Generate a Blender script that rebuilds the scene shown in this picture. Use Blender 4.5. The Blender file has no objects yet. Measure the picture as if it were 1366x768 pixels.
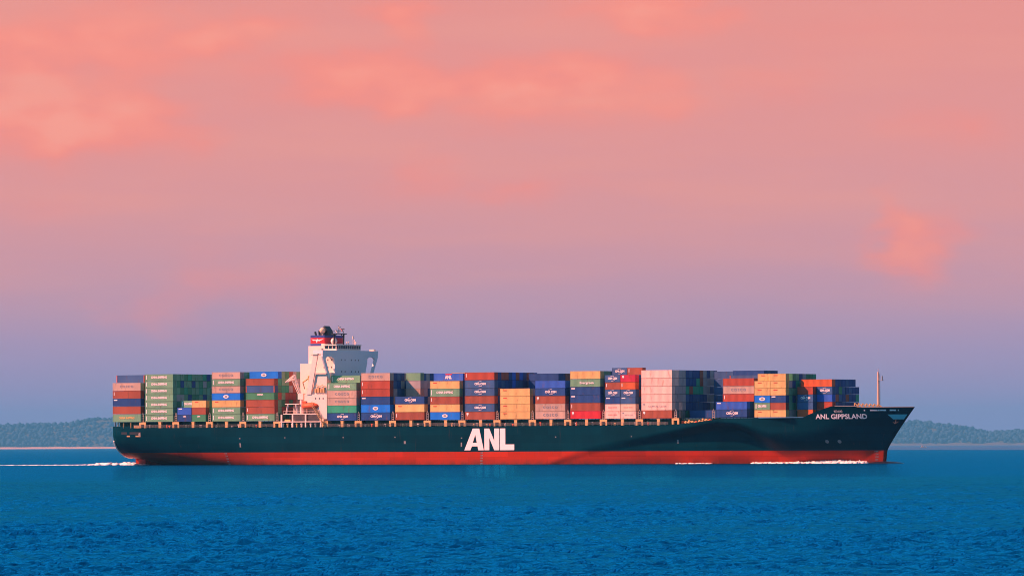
import bpy, bmesh, math, random
from mathutils import Matrix, Vector
import numpy as np

R = math.radians
random.seed(7)
scene = bpy.context.scene
C = scene.collection

# ------------------------------------------------------------------ camera
CAM_H = 6.35
cam_d = bpy.data.cameras.new('camera')
cam = bpy.data.objects.new('camera', cam_d)
C.objects.link(cam)
scene.camera = cam
cam_d.sensor_width = 36.0
cam_d.lens = 36.0 * 9104 / 1366
cam_d.clip_start = 1.0
cam_d.clip_end = 150000
cam.matrix_world = (Matrix.Translation((0, 0, CAM_H)) @ Matrix.Rotation(R(90 + 1.3278), 4, 'X')
                    @ Matrix.Rotation(R(-0.22), 4, 'Z'))

# ------------------------------------------------------------------ sun and sky
SUN_AZ, SUN_EL = 82.0, 37.0          # degrees left of straight behind the camera, height
SUN_DIR = Vector((-math.sin(R(SUN_AZ)) * math.cos(R(SUN_EL)), -math.cos(R(SUN_AZ)) * math.cos(R(SUN_EL)), math.sin(R(SUN_EL))))
sl = bpy.data.lights.new('sun', 'SUN')
sl.energy = 5.0
sl.angle = R(0.5)
sl.color = (1.0, 0.34, 0.235)
so = bpy.data.objects.new('sun', sl)
so.rotation_euler = SUN_DIR.to_track_quat('Z', 'Y').to_euler()
so.location = (0, 0, 300)
C.objects.link(so)

scene.cycles.filter_width = 1.0
scene.view_settings.view_transform = 'Standard'
scene.view_settings.look = 'None'
scene.view_settings.exposure = 1.15
scene.view_settings.gamma = 1.0
scene.view_settings.use_curve_mapping = False

world = bpy.data.worlds.new('World')
scene.world = world
world.use_nodes = True
wn = world.node_tree.nodes
wl = world.node_tree.links
wn.clear()


def srgb(r, g, b):
    f = lambda c: c / 12.92 if c <= 0.04045 else ((c + 0.055) / 1.055) ** 2.4
    return (f(r / 255), f(g / 255), f(b / 255), 1.0)


def build_sky():
    def N(t, **k):
        n = wn.new(t)
        for a, v in k.items():
            setattr(n, a, v)
        return n

    def put(sock, v):
        if hasattr(v, 'is_linked') or isinstance(v, bpy.types.NodeSocket):
            wl.new(v, sock)
        else:
            sock.default_value = v

    def M(op, a, b=0.0, c=None):
        n = N('ShaderNodeMath', operation=op)
        put(n.inputs[0], a)
        put(n.inputs[1], b)
        if c is not None:
            put(n.inputs[2], c)
        return n.outputs[0]

    def mix(f, a, b):
        n = N('ShaderNodeMix', data_type='RGBA')
        put(n.inputs[0], f)
        put(n.inputs[6], a)
        put(n.inputs[7], b)
        return n.outputs[2]

    tc = N('ShaderNodeTexCoord')
    sp = N('ShaderNodeSeparateXYZ')
    wl.new(tc.outputs['Generated'], sp.inputs[0])
    az = M('MULTIPLY', M('ARCTAN2', sp.outputs[0], sp.outputs[1]), 180 / math.pi)
    el = M('MULTIPLY', M('ARCSINE', sp.outputs[2]), 180 / math.pi)
    # cloud coordinates in degrees of azimuth / elevation, warped by noise
    cv = N('ShaderNodeCombineXYZ')
    wl.new(az, cv.inputs[0])
    wl.new(el, cv.inputs[1])
    sc = N('ShaderNodeVectorMath', operation='MULTIPLY')
    wl.new(cv.outputs[0], sc.inputs[0])
    sc.inputs[1].default_value = (1.1, 2.4, 1)
    warp = N('ShaderNodeTexNoise')
    warp.inputs['Scale'].default_value = 1.1
    warp.inputs['Detail'].default_value = 4
    wl.new(sc.outputs[0], warp.inputs['Vector'])
    ws = N('ShaderNodeSeparateColor')
    wl.new(warp.outputs['Color'], ws.inputs[0])
    waz = M('ADD', az, M('MULTIPLY', M('SUBTRACT', ws.outputs[0], 0.5), 1.3))
    wel = M('ADD', el, M('MULTIPLY', M('SUBTRACT', ws.outputs[1], 0.5), 0.5))
    # broad base gradient
    ramp = N('ShaderNodeValToRGB')
    cr = ramp.color_ramp
    stops = [(0.00, (142, 140, 192)), (0.30, (152, 144, 190)), (0.75, (172, 148, 184)), (1.1, (190, 151, 175)),
             (1.5, (208, 152, 164)), (1.95, (222, 153, 154)), (2.6, (229, 151, 147)), (3.7, (233, 149, 141)), (6.5, (196, 140, 150)),
             (11, (110, 115, 160)), (16, (62, 86, 138))]
    stops = [(e / 16, c) for e, c in stops]
    cr.elements[0].position = stops[0][0]
    cr.elements[0].color = srgb(*stops[0][1])
    cr.elements[1].position = stops[-1][0]
    cr.elements[1].color = srgb(*stops[-1][1])
    for p, c in stops[1:-1]:
        e = cr.elements.new(p)
        e.color = srgb(*c)
    # streaky variation of the gradient height
    n2 = N('ShaderNodeTexNoise')
    n2.inputs['Scale'].default_value = 0.55
    n2.inputs['Detail'].default_value = 5
    sc2 = N('ShaderNodeVectorMath', operation='MULTIPLY')
    wl.new(cv.outputs[0], sc2.inputs[0])
    sc2.inputs[1].default_value = (0.4, 3.0, 1)
    wl.new(sc2.outputs[0], n2.inputs['Vector'])
    el2 = M('ADD', el, M('MULTIPLY', M('SUBTRACT', n2.outputs['Fac'], 0.5), M('MULTIPLY', el, 0.35)))
    wl.new(M('DIVIDE', el2, 16.0), ramp.inputs[0])
    col = ramp.outputs[0]
    # soft sunset clouds: (azimuth, elevation, half width, half height, strength), degrees
    K = 180 / math.pi / 9104
    px = [(45, 138, 135, 54, 1.3), (235, 165, 62, 36, .65), (150, 42, 230, 40, .8), (548, 18, 42, 26, .7), (868, 12, 95, 30, .95),
          (500, 102, 130, 36, .85), (760, 112, 155, 42, 1.05), (1217, 330, 44, 44, .5), (1200, 285, 20, 44, .42), (1250, 312, 32, 36, .34), (1255, 170, 85, 34, .3), (1050, 96, 70, 28, .32),
          (275, 358, 60, 40, .34), (385, 378, 60, 46, .26), (205, 408, 50, 24, .2), (570, 212, 60, 26, .32), (700, 250, 190, 16, .22), (90, 262, 140, 30, .2),
          (1130, 40, 120, 30, .15), (330, 30, 80, 22, .35), (850, 440, 120, 20, .1), (180, 410, 60, 30, .15), (640, 235, 90, 20, .2)]
    tot = None
    for x, y, w, h, s in px:
        a, e = (x - 683) * K, (585 - y) * K
        dx = M('DIVIDE', M('SUBTRACT', waz, a), w * K)
        dy = M('DIVIDE', M('SUBTRACT', wel, e), h * K)
        d = M('ADD', M('MULTIPLY', dx, dx), M('MULTIPLY', dy, dy))
        g = M('MULTIPLY', M('POWER', 2.718, M('MULTIPLY', M('POWER', d, 1.25), -0.8)), s)
        tot = g if tot is None else M('ADD', tot, g)
    n3 = N('ShaderNodeTexNoise')
    n3.inputs['Scale'].default_value = 1.5
    n3.inputs['Detail'].default_value = 7
    n3.inputs['Roughness'].default_value = 0.48
    wl.new(sc.outputs[0], n3.inputs['Vector'])
    var = M('ADD', M('MULTIPLY', n3.outputs['Fac'], 2.2), -0.15)
    fld = M('MULTIPLY', tot, var)
    cl = N('ShaderNodeMapRange', interpolation_type='SMOOTHSTEP')
    cl.inputs[1].default_value = -0.12
    cl.inputs[2].default_value = 1.05
    wl.new(fld, cl.inputs[0])
    core = N('ShaderNodeMapRange', interpolation_type='SMOOTHSTEP')
    core.inputs[1].default_value = 0.45
    core.inputs[2].default_value = 1.5
    wl.new(fld, core.inputs[0])
    ccol = mix(core.outputs[0], srgb(254, 142, 125), srgb(255, 160, 141))
    col = mix(M('MULTIPLY', cl.outputs[0], 0.92), col, ccol)
    # thin mottling everywhere
    n4 = N('ShaderNodeTexNoise')
    n4.inputs['Scale'].default_value = 0.9
    n4.inputs['Detail'].default_value = 5
    wl.new(sc2.outputs[0], n4.inputs['Vector'])
    mot = N('ShaderNodeMapRange')
    mot.inputs[1].default_value = 0.45
    mot.inputs[2].default_value = 0.75
    mot.inputs[3].default_value = 0.0
    mot.inputs[4].default_value = 0.5
    wl.new(n4.outputs['Fac'], mot.inputs[0])
    lim = N('ShaderNodeMapRange')
    lim.inputs[1].default_value = 0.9
    lim.inputs[2].default_value = 2.0
    wl.new(el, lim.inputs[0])
    col = mix(M('MULTIPLY', mot.outputs[0], lim.outputs[0]), col, srgb(240, 158, 144))
    # daylight sky higher up
    sky = N('ShaderNodeTexSky', sky_type='NISHITA')
    sky.sun_disc = False
    sky.sun_elevation = R(SUN_EL)
    sky.sun_rotation = R(180 + SUN_AZ)
    sky.air_density = 1.2
    sky.dust_density = 0.6
    sky.ozone_density = 2.0
    bg1 = N('ShaderNodeBackground')
    wl.new(col, bg1.inputs[0])
    # the pink glow sits ahead of the camera; the air behind it is duller
    fr = N('ShaderNodeMapRange', interpolation_type='SMOOTHSTEP')
    fr.inputs[1].default_value = -0.2
    fr.inputs[2].default_value = 0.9
    fr.inputs[3].default_value = 0.07
    fr.inputs[4].default_value = 0.46
    wl.new(sp.outputs[1], fr.inputs[0])
    wl.new(fr.outputs[0], bg1.inputs[1])
    bg2 = N('ShaderNodeBackground')
    tint = N('ShaderNodeMix', data_type='RGBA', blend_type='MULTIPLY')
    tint.inputs[0].default_value = 1.0
    tint.inputs[7].default_value = (0.78, 0.90, 0.93, 1)
    wl.new(sky.outputs[0], tint.inputs[6])
    wl.new(tint.outputs[2], bg2.inputs[0])
    bg2.inputs[1].default_value = 0.07
    ms = N('ShaderNodeMixShader')
    f = N('ShaderNodeMapRange', interpolation_type='SMOOTHSTEP')
    f.inputs[1].default_value = 7
    f.inputs[2].default_value = 16
    wl.new(el, f.inputs[0])
    wl.new(f.outputs[0], ms.inputs[0])
    wl.new(bg1.outputs[0], ms.inputs[1])
    wl.new(bg2.outputs[0], ms.inputs[2])
    out = N('ShaderNodeOutputWorld')
    wl.new(ms.outputs[0], out.inputs[0])


build_sky()

# ------------------------------------------------------------------ materials
MATS = {}


def paint(name, col, rough=0.5, var=0.18, scale=0.6, rust=0.0, spec=0.3, streak=True):
    """weathered paint: base colour with dirt, fading, rust runs and an own shade for every object"""
    if name in MATS:
        return MATS[name]
    m = bpy.data.materials.new(name)
    m.use_nodes = True
    nt = m.node_tree
    b = nt.nodes['Principled BSDF']
    b.inputs['Roughness'].default_value = rough
    b.inputs['Specular IOR Level'].default_value = spec
    tc = nt.nodes.new('ShaderNodeTexCoord')
    mp = nt.nodes.new('ShaderNodeMapping')
    mp.inputs['Scale'].default_value = (1, 1, 0.3 if streak else 1)
    nt.links.new(tc.outputs['Object'], mp.inputs[0])
    oi = nt.nodes.new('ShaderNodeObjectInfo')
    ad = nt.nodes.new('ShaderNodeVectorMath')
    ad.operation = 'MULTIPLY_ADD'
    ad.inputs[1].default_value = (37, 23, 51)
    cb = nt.nodes.new('ShaderNodeCombineXYZ')
    for i in range(3):
        nt.links.new(oi.outputs['Random'], cb.inputs[i])
    nt.links.new(cb.outputs[0], ad.inputs[0])
    nt.links.new(mp.outputs[0], ad.inputs[2])
    nz = nt.nodes.new('ShaderNodeTexNoise')
    nz.inputs['Scale'].default_value = scale
    nz.inputs['Detail'].default_value = 6
    nz.inputs['Roughness'].default_value = 0.65
    nt.links.new(ad.outputs[0], nz.inputs['Vector'])
    hv = nt.nodes.new('ShaderNodeHueSaturation')
    hv.inputs['Color'].default_value = (*col, 1)
    sm = nt.nodes.new('ShaderNodeMath')
    sm.operation = 'MULTIPLY_ADD'
    nt.links.new(nz.outputs['Fac'], sm.inputs[0])
    sm.inputs[1].default_value = var * 2
    sm.inputs[2].default_value = 1 - var
    s2 = nt.nodes.new('ShaderNodeMath')
    s2.operation = 'MULTIPLY_ADD'
    nt.links.new(oi.outputs['Random'], s2.inputs[0])
    s2.inputs[1].default_value = var
    s2.inputs[2].default_value = 1 - var / 2
    s3 = nt.nodes.new('ShaderNodeMath')
    s3.operation = 'MULTIPLY'
    nt.links.new(sm.outputs[0], s3.inputs[0])
    nt.links.new(s2.outputs[0], s3.inputs[1])
    nt.links.new(s3.outputs[0], hv.inputs['Value'])
    colout = hv.outputs['Color']
    if rust:
        n2 = nt.nodes.new('ShaderNodeTexNoise')
        n2.inputs['Scale'].default_value = scale * 2.2
        n2.inputs['Detail'].default_value = 8
        nt.links.new(ad.outputs[0], n2.inputs['Vector'])
        mr = nt.nodes.new('ShaderNodeMapRange')
        mr.inputs[1].default_value = 0.58
        mr.inputs[2].default_value = 0.72
        mr.inputs[4].default_value = rust
        nt.links.new(n2.outputs['Fac'], mr.inputs[0])
        mx = nt.nodes.new('ShaderNodeMix')
        mx.data_type = 'RGBA'
        nt.links.new(mr.outputs[0], mx.inputs[0])
        nt.links.new(colout, mx.inputs[6])
        mx.inputs[7].default_value = (0.12, 0.05, 0.025, 1)
        colout = mx.outputs[2]
    nt.links.new(colout, b.inputs['Base Color'])
    MATS[name] = m
    return m


BOX = {  # container paints
    'tan': (0.64, 0.45, 0.165), 'brown': (0.3, 0.08, 0.04), 'rust': (0.35, 0.062, 0.03), 'beige': (0.47, 0.36, 0.28),
    'green': (0.15, 0.36, 0.21), 'deepgreen': (0.05, 0.25, 0.12), 'jade': (0.03, 0.34, 0.19), 'sky': (0, 0.18, 0.7), 'navy': (0.008, 0.06, 0.22),
    'royal': (0.025, 0.12, 0.52), 'steel': (0.035, 0.11, 0.26), 'red': (0.52, 0.02, 0.03), 'crimson': (0.50, 0.02, 0.06),
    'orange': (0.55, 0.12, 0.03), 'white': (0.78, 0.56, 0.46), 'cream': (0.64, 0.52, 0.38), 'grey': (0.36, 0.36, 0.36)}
BOXNAME = {'tan': 'yellow-tan', 'brown': 'red-brown', 'rust': 'rust-red', 'beige': 'beige', 'green': 'pale green', 'deepgreen': 'mid green',
           'jade': 'jade green', 'sky': 'bright blue', 'navy': 'dark navy', 'royal': 'royal blue', 'steel': 'slate blue', 'red': 'bright red',
           'crimson': 'crimson', 'orange': 'orange', 'white': 'white', 'cream': 'cream', 'grey': 'grey'}


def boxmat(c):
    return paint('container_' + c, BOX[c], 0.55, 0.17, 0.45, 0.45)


def plain(name, col, rough=0.5, spec=0.3):
    return paint(name, col, rough, 0.06, 1.5, 0, spec)


# ------------------------------------------------------------------ mesh helpers
def newmesh(name, bm, mat):
    me = bpy.data.meshes.new(name)
    bm.to_mesh(me)
    bm.free()
    if mat:
        me.materials.append(mat)
    return me


def link(name, me, parent=None, loc=None):
    o = bpy.data.objects.new(name, me)
    C.objects.link(o)
    if parent:
        o.parent = parent
    if loc is not None:
        o.location = loc
    return o


def part(name, bm, mat, parent, smooth=False):
    me = newmesh(name, bm, mat)
    if smooth:
        me.polygons.foreach_set('use_smooth', [True] * len(me.polygons))
    return link(name, me, parent)


def tag(o, label, cat=None, group=None, kind=None):
    if label:
        o['label'] = label
    if cat:
        o['category'] = cat
    if group:
        o['group'] = group
    if kind:
        o['kind'] = kind
    return o


def box(bm, x0, x1, y0, y1, z0, z1):
    v = [bm.verts.new(p) for p in ((x0, y0, z0), (x1, y0, z0), (x1, y1, z0), (x0, y1, z0), (x0, y0, z1), (x1, y0, z1), (x1, y1, z1), (x0, y1, z1))]
    for f in ((0, 3, 2, 1), (4, 5, 6, 7), (0, 1, 5, 4), (1, 2, 6, 5), (2, 3, 7, 6), (3, 0, 4, 7)):
        bm.faces.new([v[i] for i in f])


def bar(bm, a, b, r, n=8, r2=None):
    """round bar from a to b"""
    a, b = Vector(a), Vector(b)
    d = (b - a).normalized()
    u = d.orthogonal().normalized()
    w = d.cross(u)
    r2 = r if r2 is None else r2
    A, B = [], []
    for i in range(n):
        t = 2 * math.pi * i / n + math.pi / n
        o = u * math.cos(t) + w * math.sin(t)
        A.append(bm.verts.new(a + o * r))
        B.append(bm.verts.new(b + o * r2))
    for i in range(n):
        j = (i + 1) % n
        bm.faces.new((A[i], A[j], B[j], B[i]))
    bm.faces.new(A[::-1])
    bm.faces.new(B)


def beam(bm, a, b, w):
    bar(bm, a, b, w * 0.7071, 4)


def slab(bm, pts, axis, d0, d1):
    """polygon pts (2D) extruded along axis ('x','y') between d0 and d1; 2D = the other two axes"""
    def P(p, d):
        return (d, p[0], p[1]) if axis == 'x' else (p[0], d, p[1])
    a = [bm.verts.new(P(p, d0)) for p in pts]
    b = [bm.verts.new(P(p, d1)) for p in pts]
    n = len(pts)
    bm.faces.new(a)
    bm.faces.new(b[::-1])
    for i in range(n):
        j = (i + 1) % n
        bm.faces.new((a[j], a[i], b[i], b[j]))
    bmesh.ops.recalc_face_normals(bm, faces=bm.faces)


def dome(bm, c, r, seg=14, ring=8, sz=1.0):
    bmesh.ops.create_uvsphere(bm, u_segments=seg, v_segments=ring, radius=r, matrix=Matrix.Translation(c) @ Matrix.Diagonal((1, 1, sz, 1)))


TEXT = {}


def text_verts(body, size, spacing=1.0, bold=0.0):
    """lettering as a flat mesh; x along, z up, centred; returns (verts, faces)"""
    key = (body, size, spacing, bold)
    if key in TEXT:
        return TEXT[key]
    cu = bpy.data.curves.new('lettering', 'FONT')
    cu.body = body
    cu.size = size
    cu.space_character = spacing
    cu.offset = bold
    cu.align_x = 'CENTER'
    cu.align_y = 'CENTER'
    cu.resolution_u = 3
    ob = bpy.data.objects.new('lettering', cu)
    C.objects.link(ob)
    bpy.context.view_layer.update()
    me = bpy.data.meshes.new_from_object(ob.evaluated_get(bpy.context.evaluated_depsgraph_get()))
    vs = [(v.co.x, v.co.y) for v in me.vertices]
    fs = [tuple(p.vertices) for p in me.polygons]
    bpy.data.objects.remove(ob)
    bpy.data.curves.remove(cu)
    bpy.data.meshes.remove(me)
    TEXT[key] = (vs, fs)
    return vs, fs


def add_text(bm, body, size, cx, cz, y, spacing=1.0, bold=0.0, width=None):
    vs, fs = text_verts(body, size, spacing, bold)
    kx = 1.0
    if width:
        kx = width / (max(v[0] for v in vs) - min(v[0] for v in vs))
    V = [bm.verts.new((cx + v[0] * kx, y, cz + v[1])) for v in vs]
    for f in fs:
        bm.faces.new([V[i] for i in f])


# ------------------------------------------------------------------ sea
def build_sea():
    m = bpy.data.materials.new('sea_water')
    m.use_nodes = True
    nt = m.node_tree
    nt.nodes.clear()
    N = nt.nodes.new
    L = nt.links.new
    geo = N('ShaderNodeNewGeometry')

    def noise(scale, detail, stretch, rough=0.55):
        mp = N('ShaderNodeMapping')
        mp.inputs['Scale'].default_value = stretch
        mp.inputs['Rotation'].default_value = (0, 0, R(18))
        L(geo.outputs['Position'], mp.inputs[0])
        n = N('ShaderNodeTexNoise')
        n.inputs['Scale'].default_value = scale
        n.inputs['Detail'].default_value = detail
        n.inputs['Roughness'].default_value = rough
        L(mp.outputs[0], n.inputs['Vector'])
        return n.outputs['Fac']
    a = noise(0.55, 5, (1, 0.5, 1))
    b = noise(0.16, 4, (1, 0.35, 1))
    big = noise(0.012, 4, (1, 0.35, 1))
    ad = N('ShaderNodeMath')
    ad.operation = 'MULTIPLY_ADD'
    L(b, ad.inputs[0])
    ad.inputs[1].default_value = 2.6
    L(a, ad.inputs[2])
    bp = N('ShaderNodeBump')
    bp.inputs['Strength'].default_value = 1.0
    bp.inputs['Distance'].default_value = 0.7
    L(ad.outputs[0], bp.inputs['Height'])
    mr = N('ShaderNodeMapRange')
    mr.inputs[1].default_value = 0.3
    mr.inputs[2].default_value = 0.7
    L(big, mr.inputs[0])
    mx = N('ShaderNodeMix')
    mx.data_type = 'RGBA'
    mx.inputs[6].default_value = (0.0, 0.036, 0.125, 1)
    mx.inputs[7].default_value = (0.0, 0.055, 0.16, 1)
    L(mr.outputs[0], mx.inputs[0])
    df = N('ShaderNodeBsdfDiffuse')
    L(mx.outputs[2], df.inputs['Color'])
    L(bp.outputs[0], df.inputs['Normal'])
    gl = N('ShaderNodeBsdfGlossy')
    gl.inputs['Color'].default_value = (0.01, 0.56, 0.95, 1)
    gl.inputs['Roughness'].default_value = 0.08
    L(bp.outputs[0], gl.inputs['Normal'])
    ms = N('ShaderNodeMixShader')
    fz = N('ShaderNodeFresnel')
    fz.inputs['IOR'].default_value = 1.33
    L(bp.outputs[0], fz.inputs['Normal'])
    L(fz.outputs[0], ms.inputs[0])
    L(df.outputs[0], ms.inputs[1])
    L(gl.outputs[0], ms.inputs[2])
    out = N('ShaderNodeOutputMaterial')
    L(ms.outputs[0], out.inputs[0])
    # one sheet: real waves in front where single crests can be seen, flat and coarse towards the far shore
    rs = np.random.default_rng(12)
    ys = [250.0]
    while ys[-1] < 1500:
        ys.append(ys[-1] + 0.30 + (ys[-1] - 250) / 1250 * 1.3)
    ys = np.array(ys)
    fr = np.linspace(-1, 1, 701)
    Y = np.repeat(ys[:, None], 701, 1)
    Wd = 50 + 0.075 * Y
    X = fr[None, :] * Wd
    Hh = np.zeros_like(X)
    for k in range(80):
        lam = 0.6 * (2.8 / 0.6) ** rs.random()
        th = rs.normal(0.12, 0.48)
        kx, ky = 2 * math.pi / lam * math.sin(th), 2 * math.pi / lam * math.cos(th)
        Hh += (lam / 4) ** 0.8 * np.sin(kx * X + ky * Y + rs.uniform(0, 6.28))
    Hh *= 0.066 / Hh.std()
    Hh = Hh + 2.2 * np.clip(Hh, 0, 0.2) ** 2 - 0.01
    # gusts make some patches rougher than others
    g = np.zeros_like(X)
    for k in range(14):
        lam = rs.uniform(18, 90)
        th = rs.normal(0, 0.7)
        g += np.sin(2 * math.pi / lam * (math.sin(th) * X + math.cos(th) * Y * 0.35) + rs.uniform(0, 6.28))
    Hh *= np.clip(1 + 0.25 * g / g.std(), 0.4, 1.7)
    Hh *= np.clip((1 - np.abs(fr[None, :])) / 0.06, 0, 1) * np.clip((1500 - Y) / 1000, 0, 1) * np.clip((Y - 250) / 8, 0, 1)
    ny, nx = X.shape
    co = np.stack([X, Y, Hh], -1).reshape(-1, 3)
    idx = np.arange(nx * ny).reshape(ny, nx)
    q = np.stack([idx[:-1, :-1], idx[:-1, 1:], idx[1:, 1:], idx[1:, :-1]], -1).reshape(-1, 4)
    y0, y1 = float(ys[0]), float(ys[-1])
    e0, e1 = float(X[0, -1]), float(X[-1, -1])
    F = 26000.0
    outer = np.array([(-F, -600, 0), (F, -600, 0), (F, y0, 0), (-F, y0, 0), (-F, y1, 0), (F, y1, 0), (F, 62000, 0), (-F, 62000, 0),
                      (-e0, y0, 0), (e0, y0, 0), (-e1, y1, 0), (e1, y1, 0)], float)
    n0 = len(co)
    co = np.concatenate([co, outer])
    oq = np.array([(0, 1, 2, 3), (4, 5, 6, 7), (3, 8, 10, 4), (9, 2, 5, 11)]) + n0
    q = np.concatenate([q, oq])
    me = bpy.data.meshes.new('sea')
    me.vertices.add(len(co))
    me.vertices.foreach_set('co', co.ravel())
    me.loops.add(q.size)
    me.loops.foreach_set('vertex_index', q.ravel())
    me.polygons.add(len(q))
    me.polygons.foreach_set('loop_start', np.arange(0, q.size, 4))
    me.polygons.foreach_set('use_smooth', np.ones(len(q), bool))
    me.update()
    me.validate()
    me.materials.append(m)
    tag(link('sea', me), 'deep blue open sea with a light chop', kind='structure')
    # water off the right hand shore: haze and sky sheen put into its colour
    cm = bpy.data.materials.new('hazed_water')
    cm.use_nodes = True
    cb = cm.node_tree.nodes['Principled BSDF']
    cb.inputs['Base Color'].default_value = (0.03, 0.13, 0.27, 1)
    cb.inputs['Roughness'].default_value = 0.5
    cb.inputs['Specular IOR Level'].default_value = 0.03
    bm = bmesh.new()
    near = [(340 + k * 120, 7900 + 900 * math.sin(k * 1.7) * (1 if k % 2 else .4)) for k in range(40)]
    a = [bm.verts.new((x, y, 0.06)) for x, y in near]
    b_ = [bm.verts.new((1900 + k * 400, 55990, 0.06)) for k in range(40)]
    for k in range(39):
        bm.faces.new((a[k], a[k + 1], b_[k + 1], b_[k]))
    tag(link('hazed_water', newmesh('hazed_water', bm, cm)), 'strip of water with painted haze below the far right shore', kind='structure')


build_sea()


# ------------------------------------------------------------------ far shore
def interp(x, pts):
    return float(np.interp(x, [p[0] for p in pts], [p[1] for p in pts]))


SHORE = 56000.0
SK = 5.6
SV = SHORE / 30000
RIDGE = [(-3000, 46), (-1500, 52), (-750, 52), (-690, 50), (-660, 54), (-620, 64), (-585, 70), (-560, 68), (-500, 48), (-300, 38), (100, 34),
         (400, 34), (545, 45), (600, 50), (640, 46), (670, 37), (700, 27), (760, 25), (900, 32), (1500, 44), (3000, 34)]
RIDGE = [(x * SK, h * 1.875 * SV) for x, h in RIDGE]


def build_shore():
    land = paint('shore_soil', (0.10, 0.11, 0.06), 0.9, 0.3, 0.02, 0, 0.1, False)
    bm = bmesh.new()
    xs = list(range(-13000, 13001, 80))
    prof = [(0, 0.0), (6, 3.0), (30, 6.0), (45, 7.0), (140, 0.5), (330, 1.0), (700, 0.75), (1400, 0.25)]
    grid = []
    for x in xs:
        h = interp(x, RIDGE) - 9
        row = []
        for j, (d, k) in enumerate(prof):
            z = k * SV if j < 4 else 7 * SV + max(h, 2) * k
            if j == 0:
                z = -1.5
            row.append(bm.verts.new((x, SHORE + d + 10 * math.sin(x * .004) + 5 * math.sin(x * .017), z)))
        grid.append(row)
    for a, b in zip(grid, grid[1:]):
        for j in range(len(prof) - 1):
            bm.faces.new((a[j], b[j], b[j + 1], a[j + 1]))
    o = part('hills', bm, land, None, True)
    tag(o, 'low wooded hills along the far shore', kind='structure')
    # sand
    sand = paint('beach_sand', (0.62, 0.42, 0.26), 0.9, 0.12, 0.03, 0, 0.1, False)
    bm = bmesh.new()
    prev = None
    for x in range(-13000, -1300, 60):
        w = 10 * math.sin(x * .004) + 5 * math.sin(x * .017)
        hz = 15 + 1.0 * math.sin(x * .03) + .5 * math.sin(x * .11)
        y = SHORE + w - 6
        cur = [bm.verts.new(p) for p in ((x, y - 25, -.2), (x, y, 0.9), (x, y + 18, hz), (x, y + 42, hz + 0.15))]
        if prev:
            for j in range(3):
                bm.faces.new((prev[j], cur[j], cur[j + 1], prev[j + 1]))
        prev = cur
    tag(part('beach', bm, sand, None, True), 'pale strip of sand at the foot of the wooded shore', kind='structure')
    # mud flat and calm shallows off the right hand shore
    flat = paint('tidal_flat_mud', (0.13, 0.12, 0.09), 0.8, 0.15, 0.02, 0, 0.2, False)
    bm = bmesh.new()
    prev = None
    for x in range(2000, 13001, 60):
        w = 10 * math.sin(x * .004) + 5 * math.sin(x * .017)
        y = SHORE + w - 10
        hz = 19 + 5 * math.sin(x * .021) + 1.2 * math.sin(x * .07)
        cur = [bm.verts.new(p) for p in ((x, y - 60, -.2), (x, y - 30, 1.0), (x, y + 8, 2.6), (x, y + 46, hz + 0.8))]
        if prev:
            for j in range(3):
                bm.faces.new((prev[j], cur[j], cur[j + 1], prev[j + 1]))
        prev = cur
    tag(part('tidal_flat', bm, flat, None, True), 'brown tidal flat below the far hills', kind='structure')
    # wood: every crown a lump of its own within one far-off mass
    leaf = paint('far_foliage_hazed', (0.035, 0.085, 0.125), 0.9, 0.08, 0.03, 0, 0.05, False)  # distance haze put into the leaf colour as extra blue
    rnd = np.random.default_rng(3)
    base = bmesh.new()
    bmesh.ops.create_icosphere(base, subdivisions=2, radius=1)
    bv = np.array([v.co[:] for v in base.verts])
    bf = np.array([[v.index for v in f.verts] for f in base.faces])
    base.free()
    V, F = [], []
    n = 0
    dprof = [d for d, _ in prof]
    for x in np.arange(-6500, 6500, 20):
        h = max(interp(x, RIDGE) - 9, 2)
        for d in (56, 76, 98, 124, 156, 192, 232, 276, 320, 360, 400):
            if rnd.random() < 0.12:
                continue
            if x > 3500 and d < 90 and rnd.random() < .5:
                continue
            X = x + rnd.normal(0, 12)
            D = d + rnd.normal(0, 8)
            g = float(np.interp(D, dprof[3:], [7 * SV] + [7 * SV + h * k for _, k in prof[4:]]))
            r = rnd.uniform(9, 19) * (1.25 if rnd.random() < .15 else 1)
            hh = rnd.uniform(0.75, 1.25) * r
            q = bv * (1 + 0.16 * rnd.standard_normal((len(bv), 1)))
            q = q * np.array([r, r, hh]) + np.array([X, SHORE + D, g + hh * 0.6 + rnd.uniform(0, 5) + 9 * math.sin(X * .011) * math.sin(X * .0047 + 1)])
            V.append(q)
            F.append(bf + n)
            n += len(bv)
    V = np.concatenate(V)
    F = np.concatenate(F)
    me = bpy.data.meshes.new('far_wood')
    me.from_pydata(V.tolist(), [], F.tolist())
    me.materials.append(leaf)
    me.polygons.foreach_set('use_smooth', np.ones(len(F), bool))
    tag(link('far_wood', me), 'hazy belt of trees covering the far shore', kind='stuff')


build_shore()

# ------------------------------------------------------------------ haze
hz = bmesh.new()
box(hz, -26500, 26500, -900, 62500, -14, 340)
hm = bpy.data.materials.new('haze_air')
hm.use_nodes = True
hm.node_tree.nodes.clear()
hv = hm.node_tree.nodes.new('ShaderNodeVolumePrincipled')
hv.inputs['Color'].default_value = (0.12, 0.60, 1.0, 1)
hv.inputs['Density'].default_value = 1.6e-5
ho = hm.node_tree.nodes.new('ShaderNodeOutputMaterial')
hm.node_tree.links.new(hv.outputs[0], ho.inputs['Volume'])
tag(link('haze', newmesh('haze', hz, hm)), 'thin blue sea haze filling the air', kind='stuff')

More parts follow.
